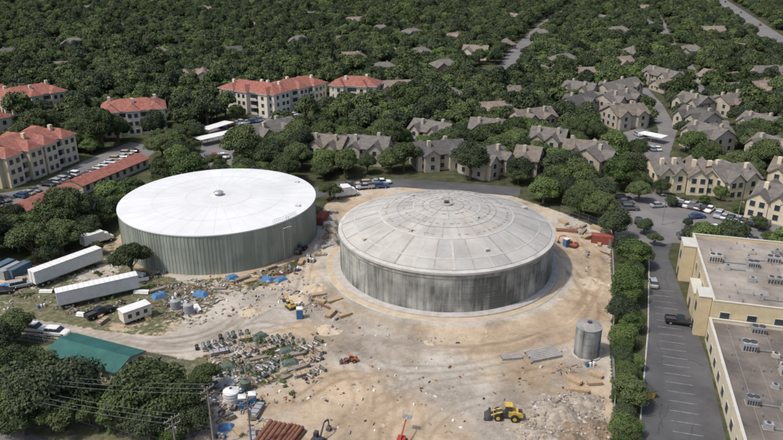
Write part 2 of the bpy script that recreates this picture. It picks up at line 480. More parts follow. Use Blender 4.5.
sheet('road', strip(W2([(560, 30), (620, 20), (700, 28), (760, 35)]), 8), .036, M_asphl, 1)
sheet('road', strip(W2([(655, 10), (668, 40), (690, 70), (705, 110), (718, 150)]), 7), .04, M_asphl, 1)
sheet('road', strip(W2([(655, 175), (660, 150), (668, 130), (655, 105), (640, 88)]), 7), .045, M_asphl, 2)
sheet('road', strip(W2([(715, 165), (722, 140), (718, 120)]), 8), .042, M_asphl, 2)
sheet('road', W2([(-120, 410), (-10, 416), (20, 427), (55, 445), (70, 500), (-120, 500)]), .03, M_asphl, 1)
b = MB()
hw = W2([(700, -12), (735, 12), (783, 46), (850, 85)])
for i in range(3):
    a, c = Vector(hw[i]), Vector(hw[i + 1]); L_ = (c - a).length; an = math.atan2((c - a).y, (c - a).x)
    for k in range(int(L_ / 12)):
        p = a.lerp(c, (k + .5) * 12 / L_)
        b.box(p.x, p.y, .035, 4, .3, .004, M_paint, an)
obj('road_markings', b.mesh('road_markings'))
b = MB()
BA = math.radians(15.5)  # bearing of the warehouse block
e1 = Vector((math.sin(BA), math.cos(BA))); e2 = Vector((math.cos(BA), -math.sin(BA)))
org = Vector((48.0, 88.0))
for k in range(22):
    p = org + e1 * (k * 2.7 - 10) - e2 * 2.4
    b.box(p.x, p.y, .036, 4.4, .10, .004, M_paint, -BA)
obj('parking_markings', b.mesh('parking_markings'))
M_patch = mat('asphalt_patch', (.06, .06, .062), scale=.5, var=.3)
b = MB()
def kerb(b, pts, wd=.25, h=.14):
    for i in range(len(pts) - 1):
        a, c = Vector(pts[i]), Vector(pts[i + 1]); d = c - a
        m_ = (a + c) / 2
        b.box(m_.x, m_.y, 0, d.length, wd, h, M_conc, math.atan2(d.y, d.x))
kerb(b, W2([(636, 478), (642, 400), (648, 330), (649, 262), (640, 248), (612, 238), (610, 215), (618, 196), (650, 190), (700, 204), (745, 217), (840, 240)]))
obj('kerb', b.mesh('kerb'))
# crack-sealing lines on the lane
b = MB()
for k in range(9):
    x, y = org + e1 * RN.uniform(-12, 60) - e2 * RN.uniform(1, 9); a_ = RN.choice((BA, BA + 1.57)) * -1 + 1.57 + RN.uniform(-.2, .2)
    for q in range(6):
        L_ = RN.uniform(1, 2.2); b.box(x, y, .0355, L_, .12, .003, M_patch, a_); x += math.cos(a_) * L_ * .95; y += math.sin(a_) * L_ * .95; a_ += RN.uniform(-.3, .3)
obj('asphalt_crack_seal', b.mesh('asphalt_crack_seal'))

# ------------------------------------------------------------------ left tank
def wall_mat(name, base, dark, light, zs, low, sc=.33, streak=.5, lo=.34, hi=.66):
    m = bpy.data.materials.new(name); m.use_nodes = True
    nt = m.node_tree; L = nt.links.new
    bs = nt.nodes['Principled BSDF']; bs.inputs['Roughness'].default_value = .85
    tc = nd(nt, 'ShaderNodeTexCoord')
    mp = nd(nt, 'ShaderNodeMapping'); mp.inputs['Scale'].default_value = (1, 1, zs); L(tc.outputs['Object'], mp.inputs[0])
    n1 = nd(nt, 'ShaderNodeTexNoise'); n1.inputs['Scale'].default_value = sc; n1.inputs['Detail'].default_value = 8; n1.inputs['Roughness'].default_value = .6
    L(mp.outputs[0], n1.inputs['Vector'])
    n2 = nd(nt, 'ShaderNodeTexNoise'); n2.inputs['Scale'].default_value = .11; n2.inputs['Detail'].default_value = 4
    L(tc.outputs['Object'], n2.inputs['Vector'])
    m3 = nd(nt, 'ShaderNodeMapping'); m3.inputs['Scale'].default_value = (1.6, 1.6, .07); L(tc.outputs['Object'], m3.inputs[0])
    n3 = nd(nt, 'ShaderNodeTexNoise'); n3.inputs['Scale'].default_value = .8; n3.inputs['Detail'].default_value = 6; n3.inputs['Roughness'].default_value = .7
    L(m3.outputs[0], n3.inputs['Vector'])
    sx = nd(nt, 'ShaderNodeSeparateXYZ'); L(tc.outputs['Object'], sx.inputs[0])
    mr = nd(nt, 'ShaderNodeMapRange'); L(sx.outputs[2], mr.inputs[0])
    mr.inputs[1].default_value = 0; mr.inputs[2].default_value = TH; mr.inputs[3].default_value = low; mr.inputs[4].default_value = -low
    a1 = nd(nt, 'ShaderNodeMath', operation='ADD'); L(n1.outputs[0], a1.inputs[0]); L(mr.outputs[0], a1.inputs[1])
    a2 = nd(nt, 'ShaderNodeMath', operation='MULTIPLY_ADD'); L(n2.outputs[0], a2.inputs[0]); a2.inputs[1].default_value = .8; L(a1.outputs[0], a2.inputs[2])
    a4 = nd(nt, 'ShaderNodeMath', operation='MULTIPLY_ADD'); L(n3.outputs[0], a4.inputs[0]); a4.inputs[1].default_value = streak; L(a2.outputs[0], a4.inputs[2])
    a3 = nd(nt, 'ShaderNodeMath', operation='SUBTRACT'); L(a4.outputs[0], a3.inputs[0]); a3.inputs[1].default_value = .4 + streak / 2
    r = nd(nt, 'ShaderNodeValToRGB'); e = r.color_ramp.elements
    e[0].position = lo; e[0].color = (*light, 1); e[1].position = hi; e[1].color = (*dark, 1)
    q = e.new(lo + (hi - lo) * .32); q.color = (*base, 1); q = e.new(lo + (hi - lo) * .62); q.color = (*(Vector(base) * .78), 1)
    L(a3.outputs[0], r.inputs[0]); L(r.outputs[0], bs.inputs['Base Color'])
    return m

M_wallA = wall_mat('tank_ribbed_wall', (.30, .335, .285), (.235, .265, .225), (.34, .37, .32), .12, .02)
M_wallB = wall_mat('shotcrete_wall', (.27, .275, .255), (.105, .11, .10), (.40, .395, .36), .55, .07, .25, .85, .33, .65)
M_wallB2 = wall_mat('tank_upper_band', (.31, .31, .285), (.19, .19, .175), (.38, .375, .345), 1, 0, .5, .9)
M_roofW = mat('white_roof_coating', (.655, .665, .665), scale=.09, var=.09, rough=.6, detail=10)
M_seam = mat('roof_seam', (.56, .57, .57), scale=.5, var=.08)

def ring_z(b, r0, r1, z0, z1, m, n=144, a0=0, a1=2 * math.pi):
    vs = []; fs = []
    full = abs(a1 - a0 - 2 * math.pi) < 1e-6
    k = n if full else n + 1
    for i in range(k):
        t = a0 + (a1 - a0) * i / n
        vs += [(r0 * math.cos(t), r0 * math.sin(t), z0), (r1 * math.cos(t), r1 * math.sin(t), z1)]
    for i in range(n):
        j = (i + 1) % k
        fs.append((2 * i, 2 * j, 2 * j + 1, 2 * i + 1))
    b.add(vs, fs, m)

tank = empty('steel_water_tank', (TA.x, TA.y, 0))
b = MB(); ring_z(b, TR, TR, 0, TH, M_wallA)
nr = 180
for i in range(nr):
    t = 2 * math.pi * i / nr
    b.box((TR + .02) * math.cos(t), (TR + .02) * math.sin(t), .05, .10, .26 if i % 6 else .4, TH - .15, M_wallA, t)
for zz in (3.2, 6.4):
    ring_z(b, TR + .075, TR + .075, zz, zz + .1, M_wallA)
child('wall', b.mesh('tank_wall'), tank)
b = MB()
ring_z(b, TR + .18, TR + .18, TH - .12, TH + .14, M_seam)
ring_z(b, TR + .18, TR - .2, TH + .14, TH + .16, M_roofW)
NRG = 8
for k in range(NRG):
    r0 = (TR - .2) * (1 - k / NRG); r1 = max((TR - .2) * (1 - (k + 1) / NRG), .01)
    z = lambda r: TH + .16 + .85 * (1 - r / TR)
    ring_z(b, r0, r1, z(r0), z(r1), M_roofW)
for i in range(36):
    t = 2 * math.pi * i / 36
    c, s_ = math.cos(t), math.sin(t)
    r0, r1 = 2.0, TR - .3
    n_ = Vector((-s_, c, 0)) * .04
    z = lambda r: TH + .175 + .85 * (1 - r / TR)
    p = [Vector((c * r0, s_ * r0, z(r0))), Vector((c * r1, s_ * r1, z(r1)))]
    b.add([p[0] - n_, p[1] - n_, p[1] + n_, p[0] + n_], [(0, 1, 2, 3)], M_seam)
for r_ in (8, 16):
    z = lambda r: TH + .185 + .85 * (1 - r / TR)
    ring_z(b, r_ + .04, r_ - .04, z(r_ + .04), z(r_ - .04), M_seam)
child('roof', b.mesh('tank_roof'), tank)
b = MB()
zt = TH + .95
b.tube((0, 0, zt), (0, 0, zt + .7), .9, M_conc, 20)
b.tube((0, 0, zt + .7), (0, 0, zt + 1.0), 1.3, M_silver, 20, .9)
b.tube((0, 0, zt + 1.0), (0, 0, zt + 1.25), .9, M_silver, 20, .1)
for (hx, hy) in ((20.5, -6), (18, 12)):
    b.box(hx, hy, TH + .2, 1.2, 1.2, .4, M_seam)
child('roof_vent', b.mesh('roof_vent'), tank)
b = MB()
t = math.radians(-38)
c, s_ = math.cos(t), math.sin(t)
for o_ in (-.3, .3):
    x, y = c * (TR + .5) - s_ * o_, s_ * (TR + .5) + c * o_
    b.tube((x, y, 0), (x, y, TH + 1.2), .05, M_steel, 6)
for k in range(26):
    z0 = .4 + k * .36
    b.tube((c * (TR + .5) + s_ * .3, s_ * (TR + .5) - c * .3, z0), (c * (TR + .5) - s_ * .3, s_ * (TR + .5) + c * .3, z0), .03, M_steel, 5)
for k in range(6):
    z0 = 2.5 + k * 1.3
    for q in range(8):
        a0 = math.pi * q / 8 - math.pi / 2; a1_ = math.pi * (q + 1) / 8 - math.pi / 2
        f = lambda a: ((TR + .5 + .7 * math.cos(a)) * c - math.sin(a) * .4 * s_, (TR + .5 + .7 * math.cos(a)) * s_ + math.sin(a) * .4 * c, z0)
        b.tube(f(a0), f(a1_), .03, M_steel, 4)
for i in range(15):
    tt = t + (i - 7) * .022
    b.tube(((TR - .1) * math.cos(tt), (TR - .1) * math.sin(tt), TH + .1), ((TR - .1) * math.cos(tt), (TR - .1) * math.sin(tt), TH + 1.2), .03, M_steel, 5)
    if i < 14:
        t2 = tt + .022
        for zz in (.65, 1.2):
            b.tube(((TR - .1) * math.cos(tt), (TR - .1) * math.sin(tt), TH + zz), ((TR - .1) * math.cos(t2), (TR - .1) * math.sin(t2), TH + zz), .025, M_steel, 4)
child('ladder', b.mesh('ladder'), tank)

# ------------------------------------------------------------------ right tank
tank = empty('concrete_water_tank', (TB.x, TB.y, 0))
b = MB()
ring_z(b, TR, TR, 0, TH - 1.1, M_wallB)
ring_z(b, TR, TR + .12, TH - 1.1, TH - 1.1, M_wallB2)
ring_z(b, TR + .12, TR + .12, TH - 1.1, TH - .1, M_wallB2)
for zz in np.arange(1.2, 8.2, 1.35):
    ring_z(b, TR + .001, TR + .035, zz, zz + .03, M_wallB); ring_z(b, TR + .035, TR + .001, zz + .03, zz + .06, M_wallB)
child('wall', b.mesh('tank_wall'), tank)
DOME = [mat('dome_concrete_%d' % i, c, scale=.22, var=.17, detail=9) for i, c in enumerate([(.40, .385, .36), (.425, .41, .38), (.375, .36, .34), (.41, .385, .355), (.39, .382, .36)])]
M_dband = mat('dome_band', (.47, .455, .425), scale=.6, var=.15)
M_dtan = mat('dome_stain_band', (.34, .285, .235), scale=1.2, var=.3)
M_dline = mat('dome_joint', (.30, .285, .26), scale=1, var=.25)
M_lip = mat('tank_lip', (.46, .445, .415), scale=.4, var=.2)
RISE = 5.2
def dz(r): return TH + .25 + RISE * (1 - (r / TR) ** 2)
b = MB()
ring_z(b, TR + .30, TR + .30, TH - .25, TH + .22, M_lip)
ring_z(b, TR + .12, TR + .30, TH - .25, TH - .25, M_lip)
ring_z(b, TR + .30, TR - .55, TH + .22, dz(TR - .55) - .02, M_lip)
bands = [(.975, .86, 36), (.86, .62, 36), (.62, .46, 24), (.46, .31, 24), (.31, .16, 12), (.16, .0, 6)]
for (ro, ri, ns) in bands:
    for s_i in range(ns):
        m_ = RN.choice(DOME) if RN.random() < .7 else DOME[1]
        sub = 144 // ns
        rr = np.linspace(ro * TR, max(ri * TR, .02), 4)
        for k in range(3):
            ring_z(b, rr[k], rr[k + 1], dz(rr[k]), dz(rr[k + 1]), m_, sub, 2 * math.pi * s_i / ns, 2 * math.pi * (s_i + 1) / ns - 1e-5)
child('dome_panels', b.mesh('dome_panels'), tank)
b = MB()
def rline(r0, r1, t, wd, m, up=.03):
    c, s_ = math.cos(t), math.sin(t); n_ = Vector((-s_, c, 0)) * wd / 2
    rr = np.linspace(r0, r1, 6)
    for k in range(5):
        a_ = Vector((c * rr[k], s_ * rr[k], dz(rr[k]) + up)); d_ = Vector((c * rr[k + 1], s_ * rr[k + 1], dz(rr[k + 1]) + up))
        b.add([a_ - n_, d_ - n_, d_ + n_, a_ + n_], [(0, 1, 2, 3)], m)
for i in range(36):
    rline(.975 * TR, .62 * TR, 2 * math.pi * i / 36, .22 if i % 3 else .4, M_dband if i % 2 else M_dline)
for i in range(24):
    rline(.62 * TR, .31 * TR, 2 * math.pi * (i + .5) / 24, .10, M_dline, .034)
for i in range(12):
    rline(.31 * TR, .05 * TR, 2 * math.pi * i / 12, .10, M_dline, .034)
for (r, wd, m_) in ((.86, .28, M_dband), (.62, .42, M_dband), (.46, .16, M_dline), (.31, .3, M_dband), (.16, .2, M_dline)):
    r0 = r * TR
    ring_z(b, r0 + wd / 2, r0 - wd / 2, dz(r0 + wd / 2) + .045, dz(r0 - wd / 2) + .045, m_)
for (r, wd, n, duty) in ((.565, .45, 60, .6), (.40, .4, 40, .55), (.225, .35, 24, .55)):
    r0 = r * TR
    for i in range(n):
        if RN.random() < .8:
            a0 = 2 * math.pi * i / n
            ring_z(b, r0 + wd / 2, r0 - wd / 2, dz(r0 + wd / 2) + .05, dz(r0 - wd / 2) + .05, M_dtan, 3, a0, a0 + 2 * math.pi / n * duty * RN.uniform(.6, 1.4))
child('dome_joints', b.mesh('dome_joints'), tank)
b = MB()
zt = dz(0)
b.tube((0, 0, zt), (0, 0, zt + .35), 1.3, M_conc, 20)
b.tube((0, 0, zt + .35), (0, 0, zt + .8), .55, M_darks, 12)
for i in range(6):
    t = i * math.pi / 3
    b.tube((math.cos(t) * 1.2, math.sin(t) * 1.2, zt + .3), (math.cos(t) * 1.2, math.sin(t) * 1.2, zt + 1.3), .04, M_rust, 5)
    t2 = t + math.pi / 3
    b.tube((math.cos(t) * 1.2, math.sin(t) * 1.2, zt + 1.3), (math.cos(t2) * 1.2, math.sin(t2) * 1.2, zt + 1.3), .04, M_rust, 5)
for (r, t, s_) in ((19, -1.2, .9), (20, .35, 1.2), (14, -2.2, .6), (9, -.8, .6), (11, 2.3, .7), (21, -2.6, .8)):
    b.box(r * math.cos(t), r * math.sin(t), dz(r) - .1, s_, s_, .5, M_conc, t)
child('roof_hatches', b.mesh('roof_hatches'), tank)
b = MB()
ring_z(b, TR + 1.7, TR + 1.7, 0, .95, M_conc)
ring_z(b, TR + 1.7, TR - .1, .95, .98, M_conc)
ring_z(b, TR + 3.4, TR + 3.2, .3, .68, M_lip); ring_z(b, TR + 3.2, TR + 1.6, .68, .72, M_sand)
child('footing', b.mesh('footing'), tank)

# ------------------------------------------------------------------ buildings
def windows(b, x0, x1, y, z0, st, sh, nrm, m_trim, sp=3.1, ww=1.3, wh=1.5, axis='x'):
    L_ = x1 - x0; n = max(1, int(L_ / sp))
    for k in range(st):
        for i in range(n):
            c = x0 + (i + .5) * L_ / n
            z = z0 + k * sh + .95
            if axis == 'x':
                b.box(c, y + nrm * .02, z - .1, ww + .25, .08, wh + .2, m_trim)
                b.box(c, y + nrm * .05, z, ww, .08, wh, M_glass)
            else:
                b.box(y + nrm * .02, c, z - .1, .08, ww + .25, wh + .2, m_trim)
                b.box(y + nrm * .05, c, z, .08, ww, wh, M_glass)

def block_mesh(L_, W_, st, wall, roof, kind='hip', rh=3.0, sh=2.9, bays=0, bw=5.0, bd=1.6, balc=False, trim=None, chim=0, seed=0, baykind='hip'):
    b = MB(); rr = random.Random(seed)
    trim = trim or M_trim
    h = st * sh + .3
    x0, x1 = -L_ / 2, L_ / 2
    b.box(0, W_ / 2, 0, L_, W_, h, wall)
    if kind == 'hip': b.hip(x0, x1, 0, W_, h + .23, rh, roof)
    elif kind == 'gable': b.gable(x0, x1, 0, W_, h, rh, roof, wall, 'x')
    windows(b, x0 + .4, x1 - .4, 0, 0, st, sh, -1, trim)
    windows(b, x0 + .4, x1 - .4, W_, 0, st, sh, 1, trim)
    windows(b, .6, W_ - .6, x0, 0, st, sh, -1, trim, axis='y')
    windows(b, .6, W_ - .6, x1, 0, st, sh, 1, trim, axis='y')
    for i in range(bays):
        c = x0 + (i + .5 + rr.uniform(-.12, .12)) * L_ / bays
        bwi = bw * rr.uniform(.85, 1.2); bdi = bd * rr.uniform(.7, 1.5); drop = rr.choice((0, 0, .6)) if baykind == 'gable' else 0
        for (ya, yb, sg) in ((-bdi, 0, -1), (W_, W_ + bdi, 1)):
            b.box(c, (ya + yb) / 2, 0, bwi, bdi, h - .02, wall)
            yf = ya if sg < 0 else yb
            windows(b, c - bwi / 2 + .3, c + bwi / 2 - .3, yf, 0, st, sh, sg, trim, sp=2.2)
            lo, hi = (ya, W_ * .5) if sg < 0 else (W_ * .5, yb)
            if baykind == 'gable':
                b.gable(c - bwi / 2, c + bwi / 2, lo, hi, h, rh * .72 - drop, roof, wall, 'y', .45)
            else:
                b.hip(c - bwi / 2, c + bwi / 2, lo, hi, h + .26, rh * .72, roof, .5)
    if balc and bays > 1:
        for i in range(bays - 1):
            c = x0 + (i + 1) * L_ / bays
            for k in range(st):
                for (y, sg) in ((0, -1), (W_, 1)):
                    b.box(c, y + sg * .11, k * sh + .3, 2.6, .04, 2.2, M_glass)  # dark panel on the flat wall, painting in the shade of a balcony recess
                    b.box(c, y + sg * .75, k * sh + .05, 3.2, 1.3, .18, trim)
                    b.box(c, y + sg * 1.36, k * sh + .23, 3.2, .08, .95, trim)
    for i in range(chim):
        c = x0 + (i + .5 + rr.uniform(-.15, .15)) * L_ / chim
        b.box(c, W_ * rr.choice((.3, .7)), h, 1.1, 1.1, rh + .6, wall)
        b.box(c, W_ * .5, h + rh * .7, .3, .3, .6, M_concd)
    b.box(x0 + L_ * .3, -.06, 0.02, 1.1, .1, 2.1, M_brick)
    if roof is M_teal:
        n = int(L_ / .9); k = rh / (W_ / 2)
        for i in range(n + 1):
            x = x0 + i * L_ / n
            for (ya, yb) in ((-.5, W_ / 2), (W_ + .5, W_ / 2)):
                za, zb = h - .5 * k + .03, h + rh + .03
                b.add([(x - .05, ya, za), (x + .05, ya, za), (x + .05, yb, zb), (x - .05, yb, zb)], [(0, 1, 2, 3)], M_tealr)
    return b.mesh('building')

def place_front(name, p0, p1, W_, clr=(2.5, 1.6), **k):
    a = G(*p0); c = G(*p1); d = c - a
    ang = math.atan2(d.y, d.x); L_ = d.length
    m_ = (a + c) / 2
    me_ = block_mesh(L_, W_, **k)
    o = obj(name, me_, (m_.x, m_.y, 0), ang)
    nrm = Vector((-math.sin(ang), math.cos(ang)))
    t = Vector((math.cos(ang), math.sin(ang)))
    mm = m_.to_2d()
    poly = [mm - t * L_ / 2 - nrm * clr[0], mm + t * L_ / 2 - nrm * clr[0], mm + t * L_ / 2 + nrm * (W_ + 1), mm - t * L_ / 2 + nrm * (W_ + 1)]
    CLEAR.append(([tuple(q) for q in poly], clr[1]))
    return o

RED = dict(wall=M_creamw, roof=M_red, st=3, sh=3.0, rh=3.2, balc=True, clr=(5, 2.5))
place_front('apartment_building', (105, 137), (168, 132), 14, bays=3, chim=3, seed=1, **RED)
place_front('apartment_building', (221, 109), (275, 117), 13, bays=3, chim=3, seed=2, **RED)
place_front('apartment_building', (276, 115), (327, 103), 13, bays=3, chim=3, seed=3, **RED)
place_front('apartment_building', (330, 106), (376, 108), 13, bays=2, chim=2, seed=4, **RED)
RY = dict(RED); RY['wall'] = M_cream
place_front('apartment_building', (3, 189), (78, 160), 15, bays=4, chim=3, seed=5, **RY)
place_front('apartment_building', (8, 123), (70, 112), 14, bays=3, chim=3, seed=6, **RY)
place_front('apartment_building', (-60, 118), (6, 112), 14, bays=3, chim=3, seed=7, **RY)
place_front('apartment_building', (-70, 160), (16, 140), 14, bays=3, chim=3, seed=8, **RY)
place_front('apartment_building', (-75, 225), (-12, 200), 14, bays=3, chim=3, seed=8, **RY)
GAR = dict(wall=M_cream, roof=M_red, st=1, sh=2.8, rh=1.3, kind='gable', clr=(11, 2.5))
place_front('garage_building', (22, 224), (80, 198), 7, seed=1, **GAR)
place_front('garage_building', (84, 195), (149, 167), 7, seed=2, **GAR)

TH1 = dict(wall=M_beige, roof=M_shing, st=2, sh=2.7, rh=3.0, kind='gable', baykind='gable', bd=1.2, bw=4.5)
TH2 = dict(TH1); TH2['roof'] = M_shing2
TH3 = dict(TH1); TH3['roof'] = M_shing3
k_ = 0
for (p0, p1, W_, T, bb) in [
    ((258, 152), (300, 141), 10, TH1, 2), ((306, 161), (341, 165), 10, TH2, 2), ((345, 163), (386, 166), 10, TH1, 2),
    ((408, 143), (444, 150), 9, TH1, 2), ((418, 172), (466, 168), 10, TH3, 2), ((468, 143), (506, 146), 10, TH1, 2),
    ((484, 181), (512, 172), 11, TH1, 2), ((512, 175), (536, 178), 11, TH2, 1), ((528, 153), (562, 157), 10, TH1, 2), ((562, 168), (604, 171), 10, TH2, 2),
    ((598, 178), (615, 170), 10, TH1, 1), ((522, 135), (556, 130), 10, TH2, 2),
    ((612, 116), (640, 108), 11, TH1, 2), ((616, 130), (648, 127), 11, TH2, 2), ((610, 104), (642, 96), 10, TH1, 2),
    ((672, 127), (700, 136), 10, TH3, 2), ((680, 144), (712, 155), 10, TH1, 2), ((672, 112), (696, 118), 10, TH1, 2),
    ((728, 118), (758, 112), 10, TH2, 2), ((734, 134), (764, 142), 10, TH1, 2), ((744, 158), (780, 170), 10, TH1, 2),
    ((655, 192), (684, 191), 12, TH1, 2), ((686, 193), (716, 195), 12, TH2, 2), ((722, 200), (758, 196), 12, TH1, 2),
    ((748, 216), (800, 228), 12, TH1, 3), ((765, 188), (800, 195), 12, TH2, 2), ((790, 130), (830, 140), 12, TH2, 2),
    ((560, 100), (590, 104), 10, TH1, 2), ((575, 120), (600, 112), 10, TH3, 1), ((640, 82), (668, 90), 10, TH1, 2)]:
    k_ += 1
    T = dict(T)
    if 22 <= k_ <= 26:
        T['wall'] = M_cream; T['clr'] = (5, 2)
    place_front('townhouse_block', p0, p1, W_, bays=bb, chim=bb, seed=k_, **T)

for (p0, p1) in (((198, 146), (234, 138)), ((205, 136), (230, 128)), ((640, 139), (664, 144))):
    a, c = G(*p0), G(*p1); d = c - a; b = MB(); L_ = d.length
    b.box(0, 0, 2.5, L_, 5, .22, M_white)
    for i in range(int(L_ / 5) + 1):
        for y in (-2, 2): b.tube((-L_ / 2 + .5 + i * 4.8, y, 0), (-L_ / 2 + .5 + i * 4.8, y, 2.5), .09, M_steel, 6)
    m_ = (a + c) / 2
    obj('carport', b.mesh('carport'), m_, math.atan2(d.y, d.x))

def house_mesh(seed, wall, roof):
    rr = random.Random(seed); b = MB()
    L_, W_ = rr.uniform(13, 17), rr.uniform(9, 11); h = rr.choice((3.0, 3.0, 5.6))
    b.box(0, W_ / 2, 0, L_, W_, h, wall)
    gx = rr.choice((-1, 1)) * (L_ / 2 - 3.4)
    if rr.random() < .5: b.hip(-L_ / 2, L_ / 2, 0, W_, h + .23, 2.9, roof)
    else: b.gable(-L_ / 2, L_ / 2, 0, W_, h, 3.0, roof, wall, 'x')
    b.box(gx, -2.2, 0, 6.6, 4.4, h - .03, wall)
    b.gable(gx - 3.3, gx + 3.3, -4.4, W_ * .5, h, 2.5, roof, wall, 'y')
    b.box(gx, -4.43, .05, 4.9, .08, 2.2, M_white)
    windows(b, -L_ / 2 + .5 if gx > 0 else gx + 3.6, gx - 3.6 if gx > 0 else L_ / 2 - .5, 0, 0, 1 if h < 4 else 2, 2.7, -1, M_trim)
    windows(b, -L_ / 2 + .5, L_ / 2 - .5, W_, 0, 1 if h < 4 else 2, 2.7, 1, M_trim)
    windows(b, .5, W_ - .5, -L_ / 2, 0, 1, 2.7, -1, M_trim, axis='y')
    windows(b, .5, W_ - .5, L_ / 2, 0, 1, 2.7, 1, M_trim, axis='y')
    b.box(-gx * .5, W_ * .62, h, 1, .9, 3.6, M_brick)
    return b.mesh('house')
HM = []
for i, (wl, rf) in enumerate([(M_beige, M_shing), (M_brick, M_shing2), (M_creamw, M_shing4), (M_beige, M_shing3), (M_brick, M_shing), (M_creamw, M_shing2), (M_beige, M_shing4), (M_beige, M_shing)]):
    HM.append(house_mesh(i + 3, wl, rf))
HP = [(85, 82), (193, 88), (75, 53), (236, 56), (8, 60), (130, 31), (357, 28), (388, 58), (415, 42), (447, 76), (474, 60), (520, 98), (536, 76),
      (568, 71), (600, 60), (540, 42), (478, 30), (500, 20), (625, 72), (600, 82), (622, 60), (640, 62), (655, 76), (690, 60), (713, 62), (722, 82), (735, 98), (580, 88),
      (450, 108), (395, 102), (765, 84), (742, 70), (640, 30), (620, 40), (690, 14), (645, 12), (410, 8), (350, 8), (210, 15), (255, 33), (300, 50),
      (310, 20), (160, 62), (424, 62), (560, 50), (585, 45), (500, 48), (460, 45), (520, 20), (600, 22), (575, 12), (545, 8), (715, 40), (740, 52), (30, 22),
      (85, 12), (150, 8), (280, 8), (380, 38), (430, 25), (465, 10), (620, 8), (60, 72), (205, 45), (340, 45), (765, 62), (672, 92), (500, 118), (385, 78), (350, 66), (770, 100)]
for (u, v) in HP:
    p = G(u, v)
    a = RN.choice((.3, .3, .3 + math.pi / 2, .3 - math.pi / 2, -.2)) + RN.uniform(-.25, .25)
    obj('suburban_house', RN.choice(HM), p, a, RN.uniform(.9, 1.1))
    pc = p.to_2d() + Vector((-math.sin(a), math.cos(a))) * 3
    ex = RN.uniform(5.0, 8)
    f_ = RN.uniform(5, 10) if v > 25 else RN.uniform(8, 13)
    CLEAR.append(([(pc.x - ex, pc.y - f_), (pc.x + ex, pc.y - f_), (pc.x + ex, pc.y + 4), (pc.x - ex, pc.y + 4)], 1.0))

def flat_block(name, o2, length, width, h, wall, roofm, units, seed):
    """o2: near west corner; runs `length` along e1 and `width` along e2"""
    rr = random.Random(seed)
    root = empty(name, (o2.x, o2.y, 0), -BA)
    b = MB()
    t = .35
    b.box(width / 2, length / 2, 0, width, length, h - .6, wall)
    for (x, y, sx, sy) in ((width / 2, t / 2, width, t), (width / 2, length - t / 2, width, t), (t / 2, length / 2, t, length - 2 * t), (width - t / 2, length / 2, t, length - 2 * t)):
        b.box(x, y, h - .6, sx, sy, .75, wall)
        b.box(x, y, h + .15, sx + .12, sy + (.12 if sx > sy else 0), .1, M_trim)
    for i in range(int(length / 6)):
        b.box(-.04, (i + .5) * 6, 0, .08, .3, h - .1, M_trim)
    child('walls', b.mesh('walls'), root)
    b = MB()
    b.box(width / 2, length / 2, h - .58, width - 2 * t - .01, length - 2 * t - .01, .06, roofm)
    n = int(width / 3)
    for i in range(1, n):
        b.box(width * i / n, length / 2, h - .515, .06, length - 1.2, .012, M_concd)
    for i in range(9):
        b.box(rr.uniform(3, 26), rr.uniform(3, length - 3), h - .512 + .002 * i, rr.uniform(1.5, 5), rr.uniform(1, 4), .012, rr.choice((M_concd, M_roofB, M_roofA, M_roofB)), 0)
    child('roof', b.mesh('roof'), root)
    b = MB(); placed = []
    for i in range(units):
        for _ in range(20):
            x, y = rr.uniform(2, min(width, 26) - 2), rr.uniform(2, length - 2)
            if all(math.hypot(x - q[0], y - q[1]) > 3.0 for q in placed): break
        placed.append((x, y))
        big = rr.random() < .45
        s1, s2, s3 = (rr.uniform(1.7, 2.8), rr.uniform(1.4, 2.0), rr.uniform(1.1, 1.6)) if big else (rr.uniform(.7, 1.3), rr.uniform(.7, 1.1), rr.uniform(.6, 1.0))
        m_ = rr.choice((M_silver, M_steel, M_conc, M_concd, M_contg))
        b.box(x, y, h - .5, s1 + .3, s2 + .3, .15, M_woodg)
        b.box(x, y, h - .35, s1, s2, s3, m_)
        if big:
            for q in (-.25, .25): b.tube((x + q * s1, y, h - .35 + s3), (x + q * s1, y, h - .22 + s3), s2 * .3, M_darks, 12)
            for q in range(5): b.box(x - s1 * .4 + q * s1 * .2, y - s2 / 2 - .015, h - .2, s1 * .12, .03, s3 * .6, M_darks)
        else: b.tube((x, y, h - .35 + s3), (x, y, h - .25 + s3), min(s1, s2) * .35, M_darks, 12)
        if rr.random() < .6:
            L_ = rr.uniform(1.5, 6); b.box(x + s1 / 2 + L_ / 2, y, h - .4, L_, .18, .18, M_steel)
    for i in range(units * 2):
        x, y = rr.uniform(2, min(width, 30) - 2), rr.uniform(2, length - 2)
        b.tube((x, y, h - .52), (x, y, h + rr.uniform(-.1, .3)), .12, M_steel, 8)
    child('rooftop_units', b.mesh('rooftop_units'), root)
    b = MB()
    n = int(length / 4.2)
    for i in range(n):
        y = (i + .5) * length / n
        for k in range(max(1, int(h // 3.4))):
            b.box(-.03, y, 1.0 + k * 3.4, .1, 1.9, 1.7, M_trim); b.box(-.06, y, 1.1 + k * 3.4, .1, 1.6, 1.5, M_glass)
    n = int(width / 4.5)
    for i in range(n):
        x = (i + .5) * width / n
        for k in range(max(1, int(h // 3.4))):
            for (yy, sg) in ((0, -1), (length, 1)):
                b.box(x, yy + sg * .03, 1.0 + k * 3.4, 1.9, .1, 1.7, M_trim); b.box(x, yy + sg * .06, 1.1 + k * 3.4, 1.6, .1, 1.5, M_glass)
    child('windows', b.mesh('windows'), root)
    return root

